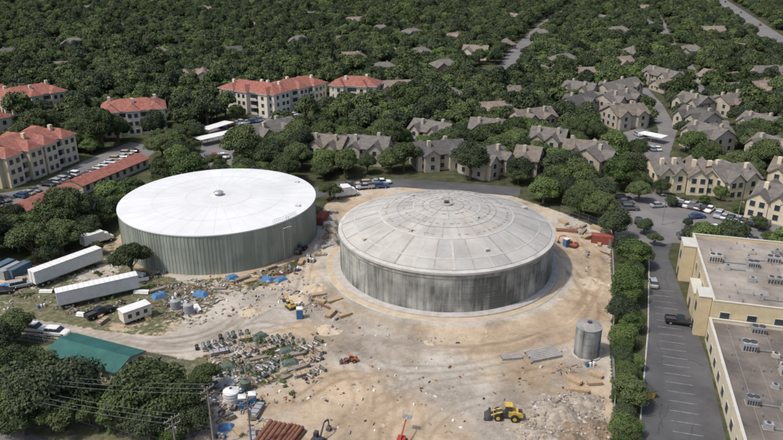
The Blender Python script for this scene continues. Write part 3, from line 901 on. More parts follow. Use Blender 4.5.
M_contb = mat('container_blue', (.08, .14, .20), scale=1); M_contg = mat('container_grey', (.3, .31, .32), scale=1); M_contr = mat('container_red', (.28, .08, .06), scale=1)
nA = Vector((59.3, 114.0))
r = flat_block('office_building', nA, 33, 46, 8.0, M_yel, M_roofA, 16, 3)
b = MB()
for (y, w_, d_, hh) in ((27, 5.0, 2.6, 8.3), (12, 7.0, 1.8, 5.0), (3, 4.0, 2.2, 8.2)):
    b.box(-d_ / 2 - .09, y, 0, d_, w_, hh, M_yel); b.box(-d_ / 2 - .09, y, hh, d_ + .2, w_ + .2, .15, M_trim)
    b.box(-d_ - .12, y, .1, .08, 1.4, 2.2, M_glass)
    if hh > 6: b.box(-d_ - .12, y, 4.4, .08, 1.4, 1.8, M_glass)
child('stair_towers', b.mesh('stair_towers'), r)
r = flat_block('warehouse_building', nA - e1 * 48.3 - e2 * .3, 48, 46, 4.6, M_cream, M_roofB, 26, 5)
CLEAR.append(([tuple(nA - e1 * 52 - e2 * 4), tuple(nA - e1 * 52 + e2 * 50), tuple(nA + e1 * 36 + e2 * 50), tuple(nA + e1 * 36 - e2 * 4)], 2))

o = place_front('metal_shed', (50, 366), (118, 385), 6.5, wall=M_beige, roof=M_teal, st=1, sh=2.6, rh=.9, kind='gable', seed=1)

# ------------------------------------------------------------------ trees
def leaves(rs, centers, nrm, size):
    n = len(centers)
    a = rs.normal(size=(n, 3)); nrm = nrm / (np.linalg.norm(nrm, axis=1)[:, None] + 1e-9)
    t = np.cross(nrm, a); t /= np.linalg.norm(t, axis=1)[:, None] + 1e-9
    bt = np.cross(nrm, t)
    s = size * rs.uniform(.6, 1.3, (n, 1))
    k = rs.uniform(.5, .9, (n, 1))
    V = np.stack([centers - t * s, centers - bt * s * k, centers + t * s, centers + bt * s * k], 1)
    return V.reshape(-1, 3)

def ico(sub=1):
    import bmesh
    bm = bmesh.new(); bmesh.ops.create_icosphere(bm, subdivisions=sub, radius=1)
    v = [tuple(x.co) for x in bm.verts]; f = [tuple(q.index for q in x.verts) for x in bm.faces]
    bm.free(); return np.array(v), f
ICO = ico(2)

def tree_mesh(name, seed, Rr, H, nl, lob, nleaf, size, lm):
    rs = np.random.RandomState(seed)
    b = MB()
    b.tube((0, 0, -.2), (0, 0, H * .35), Rr * .075, M_bark, 8, Rr * .05)
    C = []
    ex, ey = rs.uniform(.8, 1.15), rs.uniform(.8, 1.15)
    for i in range(nl):
        a = 2.4 * i + rs.uniform(-.5, .5)
        q = math.sqrt((i + .3) / nl)
        rad = q * Rr * rs.uniform(.58, .8)
        z = H * (.82 - .32 * q * q) + rs.uniform(-.08, .08) * H
        lr = Rr * lob * rs.uniform(.6, 1.3)
        C.append((rad * math.cos(a) * ex, rad * math.sin(a) * ey, z, lr))
    for (x, y, z, lr) in C[::2]:
        b.tube((0, 0, H * .28), (x * .8, y * .8, z - lr * .2), Rr * .035, M_bark, 5, Rr * .012, cap=False)
    vs, fs = ICO
    for (x, y, z, lr) in C:
        jit = 1 + rs.uniform(-.16, .16, len(vs))
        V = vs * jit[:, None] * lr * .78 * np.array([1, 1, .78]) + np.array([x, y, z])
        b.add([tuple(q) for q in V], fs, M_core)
    per = nleaf // nl
    CV = []; NV = []
    for (x, y, z, lr) in C:
        d = rs.normal(size=(per, 3)); d /= np.linalg.norm(d, axis=1)[:, None]
        d[:, 2] = np.where(d[:, 2] < -.35, -d[:, 2], d[:, 2])
        cl = rs.normal(size=(10, 3)); cl /= np.linalg.norm(cl, axis=1)[:, None]
        near = (d @ cl.T).max(1)
        rad = lr * (.70 + .40 * near ** 2 + rs.uniform(-.12, .18, per))
        p = d * rad[:, None] * np.array([1, 1, .8]) + np.array([x, y, z])
        CV.append(p); NV.append(d + rs.normal(size=(per, 3)) * .5 + np.array([0, 0, .2]))
    CV = np.concatenate(CV); NV = np.concatenate(NV)
    V = leaves(rs, CV, NV, size)
    n = len(CV)
    k = b.mi(lm); base = len(b.v)
    b.v += [tuple(q) for q in V]
    b.f += [[base + 4 * i, base + 4 * i + 1, base + 4 * i + 2, base + 4 * i + 3] for i in range(n)]
    b.m += [k] * n
    return b.mesh(name)

NEAR = [tree_mesh('live_oak_%d' % i, 20 + i, 5.0, h, nl, .34, 10000, .19, lm) for i, (h, nl, lm) in enumerate([(7.5, 16, M_leaf), (8.2, 18, M_leaf3), (7.0, 14, M_leaf2), (8.8, 17, M_leaf)])]
FAR = [tree_mesh('wood_oak_%d' % i, 40 + i, 5.0, h, nl, .38, 2400, .38, lm) for i, (h, nl, lm) in enumerate([(7.5, 11, M_leaf), (8.5, 12, M_leaf3), (7.0, 9, M_leaf2), (8.2, 10, M_leaf), (9.2, 12, M_leaf), (7.8, 13, M_leaf3)])]
protos = bpy.data.collections.new('oak_tree_kinds')
for i, m_ in enumerate(NEAR + FAR):
    o = bpy.data.objects.new('oak_kind_%02d' % i, m_)
    protos.objects.link(o)

pts = []
sp = 7.6
y = 148.0
row_i = 0
while y < 1300:
    hw_ = .60 * y + 70
    x = -hw_ + (row_i % 2) * sp / 2
    while x < hw_:
        pts.append((x + RN.uniform(-3, 3), y + RN.uniform(-3, 3)))
        x += sp
    y += sp * .88
    row_i += 1
PT = np.array(pts)
keep = np.ones(len(PT), bool)
for (poly, mg) in CLEAR:
    pa = np.array(poly); lo = pa.min(0) - mg - 1; hi = pa.max(0) + mg + 1
    cand = np.where(keep & (PT[:, 0] > lo[0]) & (PT[:, 0] < hi[0]) & (PT[:, 1] > lo[1]) & (PT[:, 1] < hi[1]))[0]
    if len(cand) == 0: continue
    d = sdf(PT[cand], poly)
    keep[cand[d < mg]] = False
dA = np.hypot(PT[:, 0] - TA.x, PT[:, 1] - TA.y); dB = np.hypot(PT[:, 0] - TB.x, PT[:, 1] - TB.y)
keep &= (dA > TR + 5) & (dB > TR + 8)
gap = np.array([noise.noise(Vector((x * .03, y * .03, 3))) for x, y in PT])
keep &= ~((gap < -.44))
PT = PT[keep]
n = len(PT)
print('forest trees', n)
me = bpy.data.meshes.new('woodland')
me.from_pydata([(x, y, -.1) for x, y in PT], [], [])
tsz = np.random.uniform(.62, 1.22, n) + .25 * (np.random.rand(n) < .12)
a = me.attributes.new('tscale', 'FLOAT', 'POINT'); a.data.foreach_set('value', tsz.astype(np.float32))
a = me.attributes.new('tzs', 'FLOAT', 'POINT'); a.data.foreach_set('value', np.random.uniform(.75, 1.25, n).astype(np.float32))
a = me.attributes.new('trot', 'FLOAT', 'POINT'); a.data.foreach_set('value', np.random.uniform(0, 6.28, n).astype(np.float32))
ki = np.where(PT[:, 1] < 260, np.random.randint(0, 4, n), np.random.randint(4, 10, n))
a = me.attributes.new('tkind', 'INT', 'POINT'); a.data.foreach_set('value', ki.astype(np.int32))
fo = obj('woodland_trees', me)
ng = bpy.data.node_groups.new('tree_scatter', 'GeometryNodeTree')
ng.interface.new_socket('Geometry', in_out='INPUT', socket_type='NodeSocketGeometry')
ng.interface.new_socket('Geometry', in_out='OUTPUT', socket_type='NodeSocketGeometry')
gi = ng.nodes.new('NodeGroupInput'); go = ng.nodes.new('NodeGroupOutput')
ip = ng.nodes.new('GeometryNodeInstanceOnPoints')
ci = ng.nodes.new('GeometryNodeCollectionInfo'); ci.inputs['Collection'].default_value = protos
ci.inputs['Separate Children'].default_value = True; ci.inputs['Reset Children'].default_value = True
def na(nm, tp):
    q = ng.nodes.new('GeometryNodeInputNamedAttribute'); q.data_type = tp; q.inputs['Name'].default_value = nm; return q.outputs['Attribute']
cx = ng.nodes.new('ShaderNodeCombineXYZ'); cs = ng.nodes.new('ShaderNodeCombineXYZ')
ml = ng.nodes.new('ShaderNodeMath'); ml.operation = 'MULTIPLY'
lk = ng.links.new
s_ = na('tscale', 'FLOAT'); lk(s_, cs.inputs[0]); lk(s_, cs.inputs[1]); lk(s_, ml.inputs[0]); lk(na('tzs', 'FLOAT'), ml.inputs[1]); lk(ml.outputs[0], cs.inputs[2])
lk(na('trot', 'FLOAT'), cx.inputs[2])
lk(gi.outputs[0], ip.inputs['Points']); lk(ci.outputs[0], ip.inputs['Instance'])
ip.inputs['Pick Instance'].default_value = True
lk(na('tkind', 'INT'), ip.inputs['Instance Index']); lk(cx.outputs[0], ip.inputs['Rotation']); lk(cs.outputs[0], ip.inputs['Scale'])
lk(ip.outputs[0], go.inputs[0])
md = fo.modifiers.new('scatter', 'NODES'); md.node_group = ng

def tree_at(u, v, R_, name='live_oak_tree', kind=None, zs=1.0):
    s = R_ / 5.2
    p = G(u, v, 5.0 * s * zs)
    m_ = NEAR[kind] if kind is not None else RN.choice(NEAR)
    obj(name, m_, (p.x, p.y, -.1), RN.uniform(0, 6.28), (s, s, s * zs))
for (u, v, R_) in [(150, 388, 7), (176, 402, 5), (124, 402, 5), (62, 384, 6.6), (32, 388, 6.5), (90, 398, 4.2), (14, 366, 5.5), (12, 324, 4.2), (36, 366, 4), (5, 400, 5), (-15, 375, 6),
                   (205, 376, 3), (190, 418, 3.5), (148, 420, 4), (-8, 338, 5), (130, 258, 4.8), (12, 228, 5), (32, 240, 6), (60, 236, 5.5), (86, 226, 4.2), (78, 206, 4), (108, 207, 4), (55, 218, 4),
                   (120, 194, 4), (12, 214, 4), (48, 250, 4), (-10, 235, 6), (100, 216, 3.5), (60, 410, 4), (170, 432, 2.5), (28, 226, 4.5), (130, 225, 3.2),
                   (330, 190, 3.5), (96, 247, 2.0), (20, 414, 4)]:
    tree_at(u, v, R_)
v = 240
while v < 470:
    big = v < 340
    R_ = RN.uniform(2.2, 4.3) if big else RN.uniform(1.9, 3.4)
    tree_at(628 + RN.uniform(-6, 7), v, R_, 'hedge_tree', RN.choice((0, 1, 2, 3, 2)), RN.uniform(.8, 1.3))
    if RN.random() < .6: tree_at(629 + RN.uniform(-10, 12), v + RN.uniform(-3, 5), RN.uniform(1.0, 2.0), 'hedge_tree', 2, RN.uniform(.7, 1.2))
    v += RN.uniform(6, 12) if not RN.random() < .1 else 16
for (u, v, R_) in [(688, 222, 1.6), (700, 226, 1.8), (720, 229, 1.5), (745, 228, 2.0), (770, 236, 2.2), (655, 238, 2), (662, 186, 3), (705, 198, 1.8), (738, 208, 1.8), (672, 200, 2), (645, 225, 2.6), (600, 205, 5), (615, 222, 5), (585, 200, 5), (690, 232, 2.2), (760, 222, 2.4), (722, 190, 3), (640, 190, 3.6)]:
    tree_at(u, v, R_, 'ornamental_tree')

# ------------------------------------------------------------------ shrubs and weeds
def shrub_mesh(seed):
    rs = np.random.RandomState(seed); b = MB()
    for i in range(5): b.tube((0, 0, 0), (rs.uniform(-.5, .5), rs.uniform(-.5, .5), .7), .03, M_bark, 4)
    d = rs.normal(size=(420, 3)); d /= np.linalg.norm(d, axis=1)[:, None]; d[:, 2] = abs(d[:, 2])
    C = d * rs.uniform(.4, 1.0, (420, 1)) * np.array([1, 1, .8]) * (1 + .3 * np.sin(d[:, :1] * 6))
    V = leaves(rs, C, d, .13); k = b.mi(M_leaf2); base = len(b.v)
    b.v += [tuple(q) for q in V]; b.f += [[base + 4 * i + j for j in range(4)] for i in range(420)]; b.m += [k] * 420
    return b.mesh('shrub')
SH = [shrub_mesh(1), shrub_mesh(2)]
for i in range(110):
    reg = RN.choice(([(20, 262), (120, 300)], [(100, 275), (180, 318)], [(0, 338), (190, 372)], [(90, 405), (185, 438)], [(614, 250), (640, 440)], [(205, 338), (310, 395)]))
    p = G(RN.uniform(reg[0][0], reg[1][0]), RN.uniform(reg[0][1], reg[1][1]))
    if (p.to_2d() - TA).length < TR + 1 or sdf([tuple(p.to_2d())], HAUL)[0] < 1: continue
    obj('shrub', RN.choice(SH), p, RN.uniform(0, 6), RN.uniform(.4, 1.1))

# ------------------------------------------------------------------ vehicles
def wheels(b, xs_, y, r, w_=.24):
    for x in xs_:
        for sg in (-1, 1):
            b.tube((x, sg * y - w_ / 2, r), (x, sg * y + w_ / 2, r), r, M_rub, 14)
            b.tube((x, sg * (y + w_ / 2 - .02), r), (x, sg * (y + w_ / 2 + .02), r), r * .55, M_steel, 10)
def frustum(b, x0, x1, w0, z0, X0, X1, w1, z1, m):
    vs = [(x0, -w0, z0), (x1, -w0, z0), (x1, w0, z0), (x0, w0, z0), (X0, -w1, z1), (X1, -w1, z1), (X1, w1, z1), (X0, w1, z1)]
    b.add(vs, [(3, 2, 1, 0), (4, 5, 6, 7), (0, 1, 5, 4), (1, 2, 6, 5), (2, 3, 7, 6), (3, 0, 4, 7)], m)
def car_mesh(paint, kind='sedan'):
    b = MB()
    if kind == 'sedan':
        b.loft([(-2.32, .72, .38, .78), (-2.2, .86, .26, .92), (-1.2, .91, .22, .98), (.9, .91, .22, .97), (2.0, .86, .25, .82), (2.3, .7, .36, .68)], paint)
        frustum(b, -1.75, 1.05, .82, .93, -1.15, .25, .63, 1.42, M_glass); frustum(b, -1.17, .27, .645, 1.41, -1.1, .2, .6, 1.47, paint)
        b.box(-.4, 0, .95, .09, 1.62, .46, paint, ty=.79)
    elif kind == 'suv':
        b.loft([(-2.35, .82, .42, 1.0), (-2.28, .92, .32, 1.1), (-1.2, .95, .28, 1.12), (1.0, .95, .28, 1.12), (2.1, .9, .3, 1.0), (2.35, .78, .42, .85)], paint)
        frustum(b, -2.25, 1.15, .87, 1.08, -2.0, .4, .72, 1.7, M_glass); frustum(b, -2.02, .42, .735, 1.69, -1.95, .35, .68, 1.76, paint)
        for x in (-1.2, -.2): b.box(x, 0, 1.1, .09, 1.72, .6, paint, ty=.84)
    else:
        b.loft([(-2.9, .88, .5, 1.0), (-2.8, .95, .42, 1.08), (1.2, .97, .38, 1.08), (2.5, .93, .4, 1.05), (2.85, .82, .5, .9)], paint)
        b.box(-1.85, 0, 1.0, 1.9, 1.5, .12, M_darks)
        for sg in (-1, 1): b.box(-1.85, sg * .87, 1.05, 2.0, .12, .28, paint)
        b.box(-2.82, 0, 1.05, .1, 1.75, .28, paint)
        frustum(b, -.85, 1.35, .88, 1.06, -.65, .65, .74, 1.72, M_glass); frustum(b, -.67, .67, .755, 1.71, -.6, .6, .7, 1.79, paint)
        b.box(.1, 0, 1.07, .09, 1.74, .65, paint, ty=.85)
    f = 2.3 if kind != 'pickup' else 2.82
    for sg in (-1, 1):
        b.box(f - .03, sg * .6, .62, .1, .3, .14, M_white); b.box(-f + .0, sg * .62, .72, .1, .25, .14, M_redp)
    wheels(b, (-1.4, 1.4) if kind != 'pickup' else (-1.85, 1.85), .82, .33 if kind == 'sedan' else .39)
    return b.mesh('car_' + kind)
CARS = [car_mesh(p, k) for p in (M_white, M_silver, M_black, M_cgrey, M_cblue, M_cred, M_tan) for k in ('sedan', 'suv')]
CW = CARS[:8] + CARS[2:8] + CARS
PICK = {p.name: car_mesh(p, 'pickup') for p in (M_white, M_black, M_silver)}
PICKS = list(PICK.values())
def car(u, v, ang=None, me_=None, name='parked_car'):
    p = G(u, v)
    p.z = .04
    obj(name, me_ or RN.choice(CW + PICKS[:1]), p, RN.uniform(0, 6.28) if ang is None else ang)
def row(p0, p1, n, turn=math.pi / 2, skip=.15):
    a, c = G(*p0), G(*p1); d = c - a; an = math.atan2(d.y, d.x)
    for i in range(n):
        if RN.random() < skip: continue
        p = a.lerp(c, (i + .5) / n); p.z = .04
        obj('parked_car', RN.choice(CW + PICKS), p, an + turn + RN.uniform(-.04, .04) + RN.choice((0, math.pi)))
row((18, 199), (82, 172), 10); row((85, 178), (135, 151), 9); row((-40, 212), (10, 200), 6)
row((216, 128), (262, 121), 10); row((236, 150), (262, 134), 6); row((206, 160), (232, 157), 7); row((262, 122), (296, 115), 7)
row((330, 191), (392, 187), 8, 0, .2); row((335, 187), (385, 184), 8, 0, .4)
row((622, 199), (634, 215), 5); row((668, 202), (712, 212), 8, skip=.25); row((715, 216), (775, 230), 9, skip=.3)
row((676, 237), (770, 243), 9, skip=.5); row((606, 152), (660, 150), 9, skip=.3); row((620, 137), (655, 135), 7, skip=.3)
for (u, v, a) in [(716, 230, 0.1), (697, 218, .2), (638, 222, 1.2), (658, 207, .2), (616, 226, 1.3)]: car(u, v, a)
car(680, 324, -BA, PICK['black_paint'], 'pickup_truck')
car(35, 331, -.2, PICK['white_paint'], 'pickup_truck'); car(58, 335, -.15, CARS[1]); car(100, 315, .9, PICK['black_paint'], 'pickup_truck')
car(4, 293, .2, CARS[4]); car(653, 285, 1.35, CARS[2]); car(22, 287, .5)
for (t, off) in ((.15, 5), (.3, -5), (.42, 5), (.55, -5), (.62, 5), (.7, -4), (.8, 5)):
    a, c = Vector(hw[0]), Vector(hw[2]); p = a.lerp(c, t); d = (c - a).normalized()
    obj('moving_car', RN.choice(CARS), (p.x - d.y * off, p.y + d.x * off, .04), math.atan2(d.y, d.x))

def trailer_mesh():
    b = MB()
    b.box(0, 0, 1.15, 16, 2.55, 2.85, M_white)
    b.box(0, 0, 1.0, 15.9, 2.4, .14, M_darks)
    for sg in (-1, 1):
        for i in range(33): b.box(-7.9 + i * .49, sg * 1.285, 1.2, .04, .03, 2.7, M_trim)
        b.box(0, sg * 1.29, 3.9, 16.04, .06, .12, M_silver); b.box(0, sg * 1.29, 1.1, 16.04, .06, .12, M_silver)
    for i in range(16): b.box(-7.6 + i * 1.0, 0, 4.0, .05, 2.5, .02, M_silver)
    b.box(-8.03, 0, 1.2, .05, .06, 2.7, M_darks)
    wheels(b, (-6.6, -5.3), 1.05, .5, .5)
    for sg in (-1, 1): b.tube((5, sg * .8, 0), (5, sg * .8, 1), .08, M_darks, 6)
    b.box(-6, 0, .5, 3, 1.2, .5, M_darks)
    return b.mesh('semi_trailer')
TRm = trailer_mesh()
def seg(name, me_, p0, p1, z=0):
    a, c = G(*p0), G(*p1); d = c - a; m_ = (a + c) / 2
    return obj(name, me_, (m_.x, m_.y, z), math.atan2(d.y, d.x))
seg('semi_trailer', TRm, (33, 288), (102, 262)); seg('semi_trailer', TRm, (64, 307), (134, 291))
def container_mesh(paint, L_=6.1):
    b = MB(); b.box(0, 0, .12, L_, 2.44, 2.5, paint)
    for sg in (-1, 1):
        for i in range(int(L_ / .3)): b.box(-L_ / 2 + .2 + i * .3, sg * 1.23, .3, .14, .06, 2.15, paint)
    for x in (-L_ / 2, L_ / 2):
        for y in (-1.2, 1.2): b.box(x, y, .05, .16, .16, 2.62, M_darks)
    for i in range(int(L_ / .6)): b.box(-L_ / 2 + .4 + i * .6, 0, 2.62, .2, 2.2, .03, paint)
    for y in (-.5, .5): b.box(L_ / 2 + .04, y, .3, .05, .05, 2.2, M_steel)
    return b.mesh('container')
CB, CG, CR = container_mesh(M_contb), container_mesh(M_contg), container_mesh(M_contr)
for (u, v, a, m_) in [(4, 272, 1.2, CB), (12, 275, 1.2, CG), (20, 274, 1.2, CB), (602, 243, -.3, CR), (322, 222, 1.3, CR)]:
    p = G(u, v); obj('shipping_container', m_, p, a, .85)
def office_trailer():
    b = MB(); b.box(0, 0, .7, 7.5, 2.9, 2.5, M_creamw); b.hip(-3.75, 3.75, -1.45, 1.45, 3.42, .3, M_white, .1)
    windows(b, -3.2, 3.2, -1.45, .6, 1, 2.5, -1, M_white, sp=2, ww=1, wh=1); windows(b, -3.2, 3.2, 1.45, .6, 1, 2.5, 1, M_white, sp=2, ww=1, wh=1)
    b.box(0, 0, .5, 7.4, 2.0, .18, M_darks); wheels(b, (-.5, .5), 1.1, .38, .25); b.tube((3.7, 0, .6), (5.2, 0, .6), .06, M_darks, 6)
    for k in range(4): b.box(2.2, -1.7 - k * .32, 0, 1.3, .32, .72 - k * .18, M_wood)
    for x in (1.6, 2.8): b.tube((x, -1.6, .72), (x, -1.6, 1.7), .04, M_wood, 5); b.tube((x, -2.8, .1), (x, -2.8, 1.1), .04, M_wood, 5); b.tube((x, -1.6, 1.7), (x, -2.8, 1.1), .04, M_wood, 5)
    return b.mesh('office_trailer')
o = seg('office_trailer', office_trailer(), (122, 324), (150, 314)); o.scale = (.75, .85, .85)
def box_truck(paint=M_white):
    b = MB(); b.box(-1.2, 0, .95, 5.2, 2.4, 2.4, paint); b.box(-.2, 0, .6, 7.2, 1.0, .3, M_darks)
    b.loft([(1.5, 1.0, .6, 2.4), (2.6, 1.05, .55, 2.5), (3.0, 1.03, .55, 1.7), (3.9, .95, .55, 1.4)], paint)
    frustum(b, 2.0, 3.05, .98, 1.65, 1.9, 2.62, .9, 2.45, M_glass); b.box(2.2, 0, 2.44, .9, 1.8, .1, paint)
    wheels(b, (-2.4, 2.9), 1.0, .45, .3)
    for i in range(8): b.box(-3.5 + i * .62, 0, 3.352, .05, 2.3, .02, M_silver)
    return b.mesh('box_truck')
BT = box_truck()
seg('box_truck', BT, (92, 246), (104, 242))
b = MB(); b.prism([(-1.1, .15), (1.1, .15), (1.35, 1.5), (-1.35, 1.5)], -.9, .9, M_ylw); b.box(0, 0, 1.5, 2.8, 1.9, .07, M_darks)
for sg in (-1, 1):
    for x in (-.8, .8): b.tube((x, sg * .7, 0), (x, sg * .7, .16), .1, M_rub, 8)
obj('dumpster', b.mesh('dumpster'), G(645, 397), .3)
seg('box_truck', BT, (340, 198), (352, 196))

b = MB()
rt, ht = 2.25, 6.0
b.tube((0, 0, 0), (0, 0, .25), rt + .4, M_conc, 40)
M_gt = wall_mat('grey_tank_paint', (.25, .255, .25), (.12, .115, .105), (.33, .335, .33), .5, .05, .5, .9)
b.tube((0, 0, .25), (0, 0, ht), rt, M_gt, 40)
for k in range(1, 4): ring_z(b, rt + .05, rt + .05, .25 + k * 1.45, .36 + k * 1.45, M_gt, 40)
ring_z(b, rt + .08, rt + .08, ht - .14, ht + .04, M_contg, 40); ring_z(b, rt + .08, rt - .1, ht + .04, ht + .05, M_contg, 40)
b.tube((0, 0, ht), (0, 0, ht + .55), rt - .1, M_concd, 40, .5); b.tube((0, 0, ht + .5), (0, 0, ht + .8), .4, M_darks, 14)
for sg in (-.22, .22): b.tube((-rt - .25, sg, 0), (-rt - .25, sg, ht + .7), .04, M_steel, 6)
for k in range(18): b.tube((-rt - .25, -.22, .3 + k * .33), (-rt - .25, .22, .3 + k * .33), .025, M_steel, 5)
b.tube((rt, .6, .9), (rt + 1.6, .6, .9), .22, M_green, 12); b.tube((rt + 1.4, .6, 0), (rt + 1.4, .6, 1.0), .22, M_green, 12)
obj('upright_storage_tank', b.mesh('upright_tank'), G(586, 354), .8)

def excavator(paint):
    b = MB()
    for sg in (-1, 1):
        b.prism([(-2.0, .3), (-1.7, .02), (1.7, .02), (2.0, .3), (2.0, .6), (1.7, .88), (-1.7, .88), (-2.0, .6)], sg * 1.25 - .3, sg * 1.25 + .3, M_darks)
    b.tube((0, 0, .6), (0, 0, 1.1), .8, M_darks, 16)
    b.prism([(-2.1, 1.1), (1.3, 1.1), (1.3, 1.5), (-.2, 2.1), (-1.9, 2.1), (-2.2, 1.7)], -1.3, 1.3, paint)
    b.box(-1.3, 0, 2.1, .9, 1.6, .12, M_darks)
    b.box(.65, .75, 1.3, 1.5, .95, 1.7, M_glass, tx=.85); b.box(.65, .75, 3.0, 1.35, 1.0, .08, paint)
    b.tube((1.0, -.2, 1.6), (3.4, -.2, 4.3), .26, paint, 6, .2); b.tube((3.4, -.2, 4.3), (5.6, -.2, 3.4), .2, paint, 6, .2)
    b.tube((5.6, -.2, 3.5), (5.9, -.2, 1.2), .2, paint, 6, .14)
    b.prism([(5.4, .9), (6.2, 1.3), (6.3, .5), (5.6, 0.0), (5.1, .3)], -.75, .35, M_darks)
    b.tube((1.5, -.2, 1.4), (2.9, -.2, 3.3), .09, M_steel, 6); b.tube((3.3, -.2, 4.6), (5.3, -.2, 4.0), .09, M_steel, 6)
    return b.mesh('excavator')
def loader(paint):
    b = MB()
    for x in (-1.6, 1.6):
        for sg in (-1, 1):
            b.tube((x, sg * 1.05 - .3, .78), (x, sg * 1.05 + .3, .78), .78, M_rub, 18); b.tube((x, sg * 1.37 - .03, .78), (x, sg * 1.37 + .02, .78), .4, paint, 12)
    b.prism([(-3.2, .9), (-.4, .9), (-.4, 2.1), (-2.9, 1.9), (-3.2, 1.6)], -.85, .85, paint)
    b.box(-2.6, 0, 1.9, .7, 1.2, .12, M_darks)
    for q in range(4): b.box(-1.5 + q * .25, -.86, 1.3, .12, .04, .5, M_darks)
    b.box(.9, 0, .8, 2.4, 1.1, .8, M_darks)
    b.box(-.35, 0, 1.6, 1.4, 1.35, 1.6, M_glass, tx=.88, ty=.9); b.box(-.35, 0, 3.2, 1.5, 1.5, .12, paint)
    for sg in (-1, 1): b.tube((.8, sg * .65, 1.9), (3.3, sg * .65, .8), .17, paint, 6)
    b.prism([(3.1, .1), (4.3, .05), (3.6, .6), (3.35, 1.3), (3.0, 1.1)], -1.45, 1.45, M_darks)
    b.tube((-2.4, .4, 1.9), (-2.4, .4, 2.7), .08, M_darks, 6)
    return b.mesh('wheel_loader')
EX, EXO, LD = excavator(M_ylw), excavator(M_orange), loader(M_ylw)
obj('wheel_loader', LD, G(506, 418), math.pi - .12, .8)
obj('excavator', EX, G(291, 308), 2.2, .55)
obj('wheel_loader', loader(M_orange), G(350, 362), 3.3, .45)
obj('excavator', excavator(M_darks), G(318, 444), 1.2, .6)
obj('excavator', EXO, G(572, 247), 2.6, .6)
obj('telehandler', loader(M_cgrey), G(300, 252), 1.3, .7)

b = MB(); wheels(b, (-1, 1), .9, .4, .3); b.box(0, 0, .5, 2.8, 1.8, .5, M_darks); b.box(-.3, 0, 1.0, 2.4, 1.4, .9, M_redp)
b.tube((-.8, 0, 1.9), (3.4, 0, 3.4), .16, M_redp, 6, .12); b.tube((3.4, 0, 3.4), (4.2, 0, 3.2), .1, M_white, 6)
b.box(4.6, 0, 3.0, 1.0, 1.6, .08, M_steel)
for (x, y) in ((4.1, -.8), (5.1, -.8), (5.1, .8), (4.1, .8)): b.tube((x, y, 3.0), (x, y, 4.1), .03, M_steel, 5)
for (a_, c_) in (((4.1, -.8), (5.1, -.8)), ((5.1, -.8), (5.1, .8)), ((5.1, .8), (4.1, .8)), ((4.1, .8), (4.1, -.8))): b.tube((*a_, 4.1), (*c_, 4.1), .03, M_steel, 5)
obj('boom_lift', b.mesh('boom_lift'), G(401, 447), 1.3, .85)

# ------------------------------------------------------------------ site clutter
def lumber(m_, seed, L_=3.5, nx_=5, nz_=4):
    rr = random.Random(seed); b = MB()
    for i in (-1, 1): b.box(i * L_ * .3, 0, 0, .12, nx_ * .28, .1, M_woodg)
    for k in range(nz_):
        for i in range(nx_): b.box(rr.uniform(-.12, .12), (i - nx_ / 2 + .5) * .27, .1 + k * .2, L_ * rr.uniform(.9, 1.05), .24, .18, m_, rr.uniform(-.02, .02))
    return b.mesh('lumber_stack')
def pipes(m_, L_=6, r=.25, rows=3, n0=6):
    b = MB()
    for k in range(rows):
        for i in range(n0 - k):
            y_, z_ = (i - (n0 - k) / 2 + .5) * 2.03 * r, r + k * r * 1.75
            b.tube((-L_ / 2 + .1 * ((i * 7 + k) % 3), y_, z_), (L_ / 2, y_, z_), r, m_, 12)
            b.tube((-L_ / 2 - .03, y_, z_), (-L_ / 2 + .01, y_, z_), r * .85, M_darks, 10)
    return b.mesh('pipe_stack')
def crate_group(seed):
    rr = random.Random(seed); b = MB()
    for i in range(8):
        x, y = rr.uniform(-2.2, 2.2), rr.uniform(-1.6, 1.6); s1, s2, s3 = rr.uniform(.5, 1.3), rr.uniform(.5, 1.1), rr.uniform(.2, .9); a_ = rr.uniform(-.3, .3)
        m_ = rr.choice((M_wood, M_woodg, M_green, M_darks, M_conc, M_contg))
        b.box(x, y, .0, s1 + .1, s2 + .1, .12, M_woodg, a_); b.box(x, y, .12, s1, s2, s3, m_, a_)
        b.box(x, y, .12 + s3, s1 * .4, s2 + .02, .03, M_darks, a_)
    return b.mesh('crate_group')
def valve_rack(seed):
    rr = random.Random(seed); b = MB()
    for i in range(5):
        x = (i - 2) * 1.35 + rr.uniform(-.15, .15); yo = rr.uniform(-.4, .4)
        m_ = rr.choice((M_green, M_darks, M_contg, M_steel)); ll = rr.uniform(.5, 1.1)
        b.tube((x, yo - ll, .5), (x, yo + ll, .5), .28, m_, 10); b.tube((x, yo - ll - .05, .5), (x, yo - ll + .06, .5), .42, m_, 10); b.tube((x, yo + ll - .06, .5), (x, yo + ll + .05, .5), .42, m_, 10)
        if i % 2: b.tube((x, yo, .7), (x, yo, 1.2), .12, m_, 8)
        for sg in (-1, 1): b.box(x, yo + sg * ll * .7, 0, .8, .16, .24, M_woodg)
    return b.mesh('valve_rack')
def form_panels(seed):
    rr = random.Random(seed); b = MB()
    for i in range(6):
        b.box(rr.uniform(-.1, .1), rr.uniform(-.1, .1), i * .16, 3.6, 1.3, .1, rr.choice((M_woodg, M_wood, M_contg)), rr.uniform(-.04, .04))
        for q in (-1.2, 0, 1.2): b.box(q, 0, i * .16 + .1, .1, 1.2, .058, M_darks)
    return b.mesh('formwork_stack')
def drums(seed):
    rr = random.Random(seed); b = MB()
    for i in range(6):
        x, y = (i % 3) * .75 + rr.uniform(-.05, .05), (i // 3) * .75; m_ = rr.choice((M_blue, M_woodg, M_white, M_darks))
        b.tube((x, y, 0), (x, y, .9), .29, m_, 12); b.tube((x, y, .43), (x, y, .47), .31, m_, 12)
    return b.mesh('steel_drums')
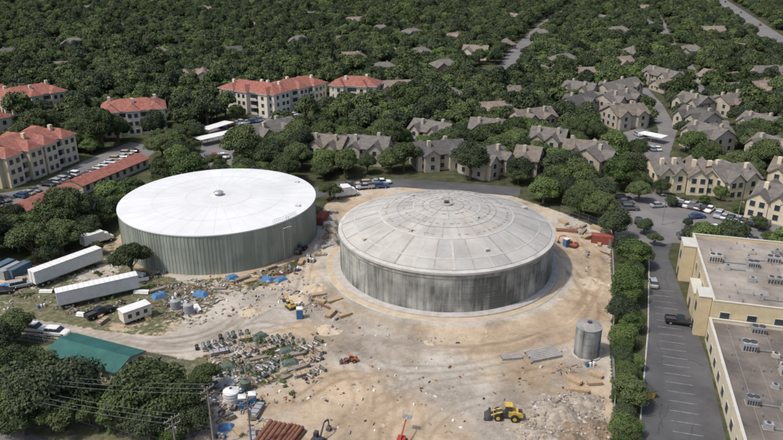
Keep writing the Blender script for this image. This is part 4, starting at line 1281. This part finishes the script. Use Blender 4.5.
def rebar(seed):
    rr = random.Random(seed); b = MB()
    for i in range(26): b.tube((-4 + rr.uniform(-.3, .3), rr.uniform(-.6, .6), .06 + rr.uniform(0, .25)), (4 + rr.uniform(-.3, .3), rr.uniform(-.6, .6), .06 + rr.uniform(0, .25)), .04, M_rust, 4)
    for x in (-2.5, 0, 2.5): b.box(x, 0, 0, .15, 1.6, .06, M_wood)
    return b.mesh('rebar_bundle')
def scraps(seed):
    rr = random.Random(seed); b = MB()
    for i in range(22):
        x, y = rr.gauss(0, 1.6), rr.gauss(0, 1.2)
        b.box(x, y, rr.uniform(0, .06), rr.uniform(.3, 2.2), rr.uniform(.08, .35), rr.uniform(.04, .15), rr.choice((M_wood, M_woodg, M_woodg, M_concd, M_rust, M_darks)), rr.uniform(0, 3.1))
    return b.mesh('scrap_lumber')
def tarp(seed, m_):
    rr = random.Random(seed); b = MB(); n = 14
    vs = []
    for j in range(n):
        for i in range(n):
            u_, v_ = i / (n - 1) * 2 - 1, j / (n - 1) * 2 - 1
            e_ = max(abs(u_), abs(v_))
            z = 1.1 * (1 - max(0, e_ - .6) / .4) * (.85 + .15 * noise.noise(Vector((u_ * 3 + seed, v_ * 3, 0)))) + .12 * noise.noise(Vector((u_ * 6, v_ * 6, seed)))
            vs.append((u_ * 2.0 * (1 + .06 * noise.noise(Vector((v_ * 4, seed, 0)))), v_ * 1.3, max(z, .03)))
    b.add(vs, [(j * n + i, j * n + i + 1, (j + 1) * n + i + 1, (j + 1) * n + i) for j in range(n - 1) for i in range(n - 1)], m_)
    return b.mesh('tarp_covered_pallet')
KINDS = [('lumber_stack', lumber(M_wood, 1)), ('lumber_stack', lumber(M_woodg, 2, 4.5, 4, 3)), ('pipe_stack', pipes(M_steel, 5, .16, 3, 6)), ('crate_group', crate_group(1)), ('crate_group', crate_group(5)),
         ('valve_rack', valve_rack(1)), ('formwork_stack', form_panels(1)), ('formwork_stack', form_panels(4)), ('steel_drums', drums(2)), ('rebar_bundle', rebar(1)), ('pipe_stack', pipes(M_rust, 6, .2, 2, 5)), ('crate_group', crate_group(9)), ('pipe_stack', pipes(M_white, 4, .15, 3, 5)),
         ('scrap_lumber', scraps(1)), ('scrap_lumber', scraps(2)), ('valve_rack', valve_rack(7)), ('valve_rack', valve_rack(9)), ('tarp_covered_pallet', tarp(1, M_bluet)), ('tarp_covered_pallet', tarp(4, M_woodg)), ('tarp_covered_pallet', tarp(6, M_green))]
def scatter(poly_px, n_, kinds, amin=0, amax=6.28, s=(.6, .95), md_=2.6):
    poly = W2(poly_px); pa = np.array(poly); got = []; tries = 0
    while len(got) < n_ and tries < n_ * 40:
        tries += 1
        q = np.array([[RN.uniform(pa[:, 0].min(), pa[:, 0].max()), RN.uniform(pa[:, 1].min(), pa[:, 1].max())]])
        if sdf(q, poly)[0] > 0: continue
        if math.hypot(q[0, 0] - TA.x, q[0, 1] - TA.y) < TR + 2 or math.hypot(q[0, 0] - TB.x, q[0, 1] - TB.y) < TR + 4.5: continue
        if any(math.hypot(q[0, 0] - g[0], q[0, 1] - g[1]) < md_ for g in got): continue
        got.append((q[0, 0], q[0, 1])); nm, m_ = KINDS[RN.choice(kinds)]
        obj(nm, m_, (q[0, 0], q[0, 1], .02), RN.uniform(amin, amax), RN.uniform(*s))
ALLK = [0, 1, 3, 4, 6, 7, 8, 9, 11, 12, 13, 14, 13, 14, 17, 18]
scatter([(208, 346), (240, 334), (298, 342), (322, 352), (314, 376), (272, 384), (213, 368)], 52, [3, 4, 5, 15, 16, 6, 7, 11, 1, 13, 14, 18, 19, 16, 5], .2, .9, md_=2.1)
scatter([(155, 290), (190, 280), (225, 283), (215, 302), (185, 318), (165, 318)], 22, ALLK, md_=2.2)
scatter([(220, 276), (300, 262), (320, 235), (325, 215), (334, 212), (328, 250), (318, 262), (285, 280), (235, 286)], 36, ALLK, md_=2.2)
scatter([(10, 285), (50, 283), (120, 305), (110, 325), (60, 315), (20, 305)], 14, ALLK)
scatter([(0, 262), (30, 258), (34, 275), (10, 290), (-10, 285)], 8, ALLK)
scatter([(135, 272), (165, 276), (160, 300), (140, 295)], 6, [13, 14, 17, 3, 12])
scatter([(560, 222), (598, 228), (606, 255), (590, 258), (566, 240)], 18, [0, 0, 1, 6, 7, 9, 10, 3, 13, 14])
scatter([(200, 385), (255, 380), (262, 440), (195, 440)], 22, [3, 4, 8, 11, 0, 6, 13, 14, 17, 18, 2], md_=2.0)
scatter([(318, 296), (345, 305), (352, 322), (322, 318)], 7, [0, 3, 6, 9, 13, 14])
scatter([(565, 368), (600, 360), (606, 392), (570, 392)], 6, [0, 3, 13, 14, 8])
scatter([(300, 290), (330, 300), (315, 314), (288, 300)], 5, [3, 8, 13])
# fine litter over the site
b = MB()
for (poly_px, cnt, sp_) in (([(205, 340), (330, 345), (320, 400), (200, 410)], 260, 1), ([(150, 285), (330, 262), (300, 300), (180, 330)], 300, 1), ([(300, 290), (600, 350), (600, 435), (330, 435)], 260, 1), ([(560, 225), (610, 240), (610, 300), (570, 260)], 90, 1), ([(0, 265), (120, 250), (150, 320), (0, 310)], 140, 1)):
    poly = W2(poly_px); pa = np.array(poly); k = 0
    while k < cnt:
        x, y = RN.uniform(pa[:, 0].min(), pa[:, 0].max()), RN.uniform(pa[:, 1].min(), pa[:, 1].max())
        if sdf([(x, y)], poly)[0] > 0 : continue
        k += 1
        if math.hypot(x - TA.x, y - TA.y) < TR + 1 or math.hypot(x - TB.x, y - TB.y) < TR + 4: continue
        b.box(x, y, .02, RN.uniform(.15, 1.0), RN.uniform(.08, .4), RN.uniform(.12, .35), RN.choice((M_woodg, M_wood, M_conc, M_concd, M_darks, M_rock, M_white, M_rust)), RN.uniform(0, 3.1), RN.uniform(.4, 1), RN.uniform(.4, 1))
obj('scattered_debris', b.mesh('scattered_debris'))
PR = pipes(M_rust, 7, .38, 2, 6)
obj('pipe_stack', PR, G(270, 443), 1.25); obj('pipe_stack', pipes(M_rust, 6, .3, 2, 5), G(288, 442), 1.2)
b = MB()
for i in range(7): b.box((i % 3) * .15, (i - 3) * .62, .1, 7.5, .52, .45, M_concd); b.box((i % 3) * .15, (i - 3) * .62, .55, 7.5, .18, .06, M_conc)
for x in (-3, 0, 3): b.box(x, 0, 0, .2, 4.4, .1, M_wood)
me_ = b.mesh('concrete_plank_stack')
o = seg('concrete_plank_stack', me_, (525, 359), (560, 352)); o.scale = (.8, .8, 1)
o = seg('concrete_plank_stack', me_, (500, 359), (522, 357)); o.scale = (.5, .35, .8)
def vtank(m_, r, h):
    b = MB(); b.tube((0, 0, .15), (0, 0, h), r, m_, 28); b.tube((0, 0, h), (0, 0, h + r * .35), r, m_, 28, r * .25); b.tube((0, 0, h + r * .35), (0, 0, h + r * .45), .25, M_darks, 10)
    b.tube((0, 0, 0), (0, 0, .15), r + .25, M_conc, 28)
    for k in range(1, 4): b.tube((0, 0, h * k / 4), (0, 0, h * k / 4 + .06), r + .04, m_, 28)
    return b.mesh('storage_tank')
VG = vtank(M_contg, 1.0, 2.0); VW = vtank(M_white, 1.3, 2.2); VN = vtank(M_green, .9, 1.8)
for (u, v, m_) in [(176, 309, VG), (189, 313, VG), (232, 402, VW), (246, 390, VN)]: obj('storage_tank', m_, G(u, v))
b = MB(); b.box(0, 0, .1, 1.2, 1.2, 2.1, M_blue); b.hip(-.6, .6, -.6, .6, 2.3, .2, M_white, .03); b.box(-.61, 0, .2, .05, .8, 1.8, M_bluet); b.box(0, 0, 0, 1.3, 1.3, .1, M_darks); b.tube((.4, .4, 2.2), (.4, .4, 2.7), .06, M_white, 6)
PTm = b.mesh('portable_toilet')
for (u, v) in [(243, 408), (300, 318), (566, 247), (253, 405)]: obj('portable_toilet', PTm, G(u, v), RN.uniform(0, .6))
def rock_pile(name, u, v, r, h, seed, m_=M_rock, rocks=90):
    rr = np.random.RandomState(seed); b = MB(); n = 34
    vs = []; fs = []
    for j in range(14):
        q = j / 13
        for i in range(n):
            t = 2 * math.pi * i / n
            edge = 1 + .28 * noise.noise(Vector((math.cos(t) * 1.5 + seed, math.sin(t) * 1.5, 2)))
            x, y = r * q * edge * math.cos(t) * 1.3, r * q * edge * math.sin(t)
            z = h * (1 - q) ** 1.05 * (1 + .7 * noise.noise(Vector((x * .45 + seed, y * .45, 0)))) + .35 * noise.noise(Vector((x * 1.3, y * 1.3, seed))) * (1 - q) - .05 * q
            vs.append((x, y, z))
    for j in range(13):
        for i in range(n): fs.append((j * n + i, (j + 1) * n + i, (j + 1) * n + (i + 1) % n, j * n + (i + 1) % n))
    b.add(vs, fs, m_)
    iv, jf = ico(1)
    for k in range(rocks):
        q = math.sqrt(rr.uniform(0, 1)) * 1.15; t = rr.uniform(0, 6.28); s_ = rr.uniform(.08, .38)
        x, y = r * q * math.cos(t) * 1.3, r * q * math.sin(t); z = max(0, h * (1 - q)) * .9
        V = iv * (1 + rr.uniform(-.3, .3, (len(iv), 1))) * s_ * rr.uniform(.6, 1.2, 3) + np.array([x, y, z])
        b.add([tuple(w_) for w_ in V], jf, RN.choice((M_rock, M_rock, M_concd, M_woodg, M_conc)))
    obj(name, b.mesh(name), G(u, v), rr.uniform(-.3, .3))
M_soil = mat('dark_soil', (.22, .165, .115), scale=1, var=.35)
rock_pile('rubble_pile', 558, 416, 5, 1.7, 3, M_rock, 260); rock_pile('rubble_pile', 588, 430, 4.2, 1.5, 5, M_soil, 200); rock_pile('rubble_pile', 545, 440, 4, 1.2, 8, M_rock, 160)
rock_pile('rubble_pile', 582, 402, 3, .9, 9, M_rock, 90); rock_pile('rubble_pile', 572, 440, 4, 1.3, 10, M_soil, 140)
rock_pile('dirt_pile', 318, 290, 3, 1.4, 12, M_sand, 15); rock_pile('dirt_pile', 300, 300, 2.5, 1.2, 14, M_sand, 15); rock_pile('dirt_pile', 330, 330, 2.4, 1.0, 15, M_sand, 10)
rock_pile('dirt_pile', 558, 300, 3, .7, 16, M_sand, 12); rock_pile('dirt_pile', 592, 284, 3.4, 1.1, 18, M_sand, 12); rock_pile('dirt_pile', 430, 345, 2.2, .4, 20, M_sand, 20)
rock_pile('dirt_pile', 250, 312, 2.2, .8, 21, M_sand, 20)

b = MB()
for i in range(3):
    for j in range(2):
        b.tube((i * 2.2, j * 1.5, 0), (i * 2.2, j * 1.5, 8.4), .05, M_steel, 5)
for k in range(5):
    z = .3 + k * 2
    for j in range(2): b.tube((0, j * 1.5, z), (4.4, j * 1.5, z), .04, M_steel, 4)
    for i in range(3): b.tube((i * 2.2, 0, z), (i * 2.2, 1.5, z), .04, M_steel, 4)
    if k: b.box(2.2, .75, z, 4.4, 1.3, .06, M_woodg)
    if k < 4:
        b.tube((0, 0, z), (2.2, 0, z + 2), .035, M_steel, 4); b.tube((4.4, 0, z), (2.2, 0, z + 2), .035, M_steel, 4)
sc_ = b.mesh('scaffold_tower')
obj('scaffold_tower', sc_, (TB.x - 25, TB.y + 9, .5), 1.9, .85)

def pole(p, h=11, name='utility_pole', ang=.4):
    b = MB(); b.tube((0, 0, 0), (0, 0, h), .17, M_woodg, 10, .11)
    for z in (h - .5, h - 1.6): 
        b.box(0, 0, z, 2.6, .12, .14, M_woodg)
        for x in (-1.15, -.5, .5, 1.15): b.tube((x, 0, z + .14), (x, 0, z + .38), .06, M_conc, 6)
    b.tube((.35, .25, h - 3.2), (.35, .25, h - 2.2), .26, M_steel, 12)
    b.tube((-.9, 0, h - 1.5), (0, 0, h - 2.4), .03, M_steel, 4)
    obj(name, b.mesh(name), p, ang)
    return Vector(p) + Vector((0, 0, h))
P1 = G(214, 446); P2 = G(252, 452); P3 = G(178, 462); P0 = G(-60, 415)
pole(P1, 10.5, ang=1.0); pole(P2, 9.5, ang=.8); pole(P3, 8, ang=.9); pole(P0, 10.5, ang=1.2)
def wire(b, a, c, sag=.9, n=14):
    a, c = Vector(a), Vector(c); pr = a
    for i in range(1, n + 1):
        t = i / n; q = a.lerp(c, t); q.z -= sag * 4 * t * (1 - t)
        b.tube(pr, q, .02, M_steel, 4, cap=False); pr = q
b = MB()
for o_ in (-1.1, 0, 1.1):
    wire(b, P0 + Vector((0, o_, 10.2)), P1 + Vector((.2, o_, 10.2)), 1.3); wire(b, P0 + Vector((0, o_, 9.1)), P3 + Vector((.2, o_, 7.6)), 1.2)
    wire(b, P1 + Vector((.2, o_, 9.1)), P2 + Vector((.2, o_, 9.1)), .2)
obj('power_lines', b.mesh('power_lines'))
b = MB(); b.tube((0, 0, 0), (0, 0, 8.5), .11, M_steel, 8, .07); b.tube((0, 0, 8.4), (1.3, 0, 8.8), .05, M_steel, 6); b.box(1.6, 0, 8.72, .8, .35, .14, M_concd)
lp = b.mesh('street_lamp')
for (u, v) in [(285, 262), (662, 225), (735, 232)]: obj('street_lamp', lp, G(u, v), RN.uniform(0, 6.28))

def fence(pts, name='chain_link_fence', h=2.0):
    b = MB()
    for i in range(len(pts) - 1):
        a, c = Vector((*pts[i], 0)), Vector((*pts[i + 1], 0)); d = c - a; n_ = max(1, int(d.length / 3))
        for k in range(n_):
            p = a.lerp(c, k / n_); b.tube(p, p + Vector((0, 0, h)), .05, M_steel, 5)
        for z in (.1, h * .5, h): b.tube(a + Vector((0, 0, z)), c + Vector((0, 0, z)), .03, M_steel, 4)
        m2 = int(d.length / .6)
        for k in range(m2):
            p = a.lerp(c, k / m2); q = a.lerp(c, min(1, (k + 1.5) / m2)); b.tube(p + Vector((0, 0, .1)), q + Vector((0, 0, h)), .012, M_steel, 3, cap=False); b.tube(q + Vector((0, 0, .1)), p + Vector((0, 0, h)), .012, M_steel, 3, cap=False)
    obj(name, b.mesh(name))
fence(W2([(612, 470), (614, 400), (612, 350), (614, 300), (612, 252), (598, 226), (560, 212)]))
fence(W2([(-60, 400), (20, 405), (90, 425), (150, 445), (185, 460)]))
fence(W2([(185, 367), (130, 360), (60, 346), (0, 337), (-60, 332)]))
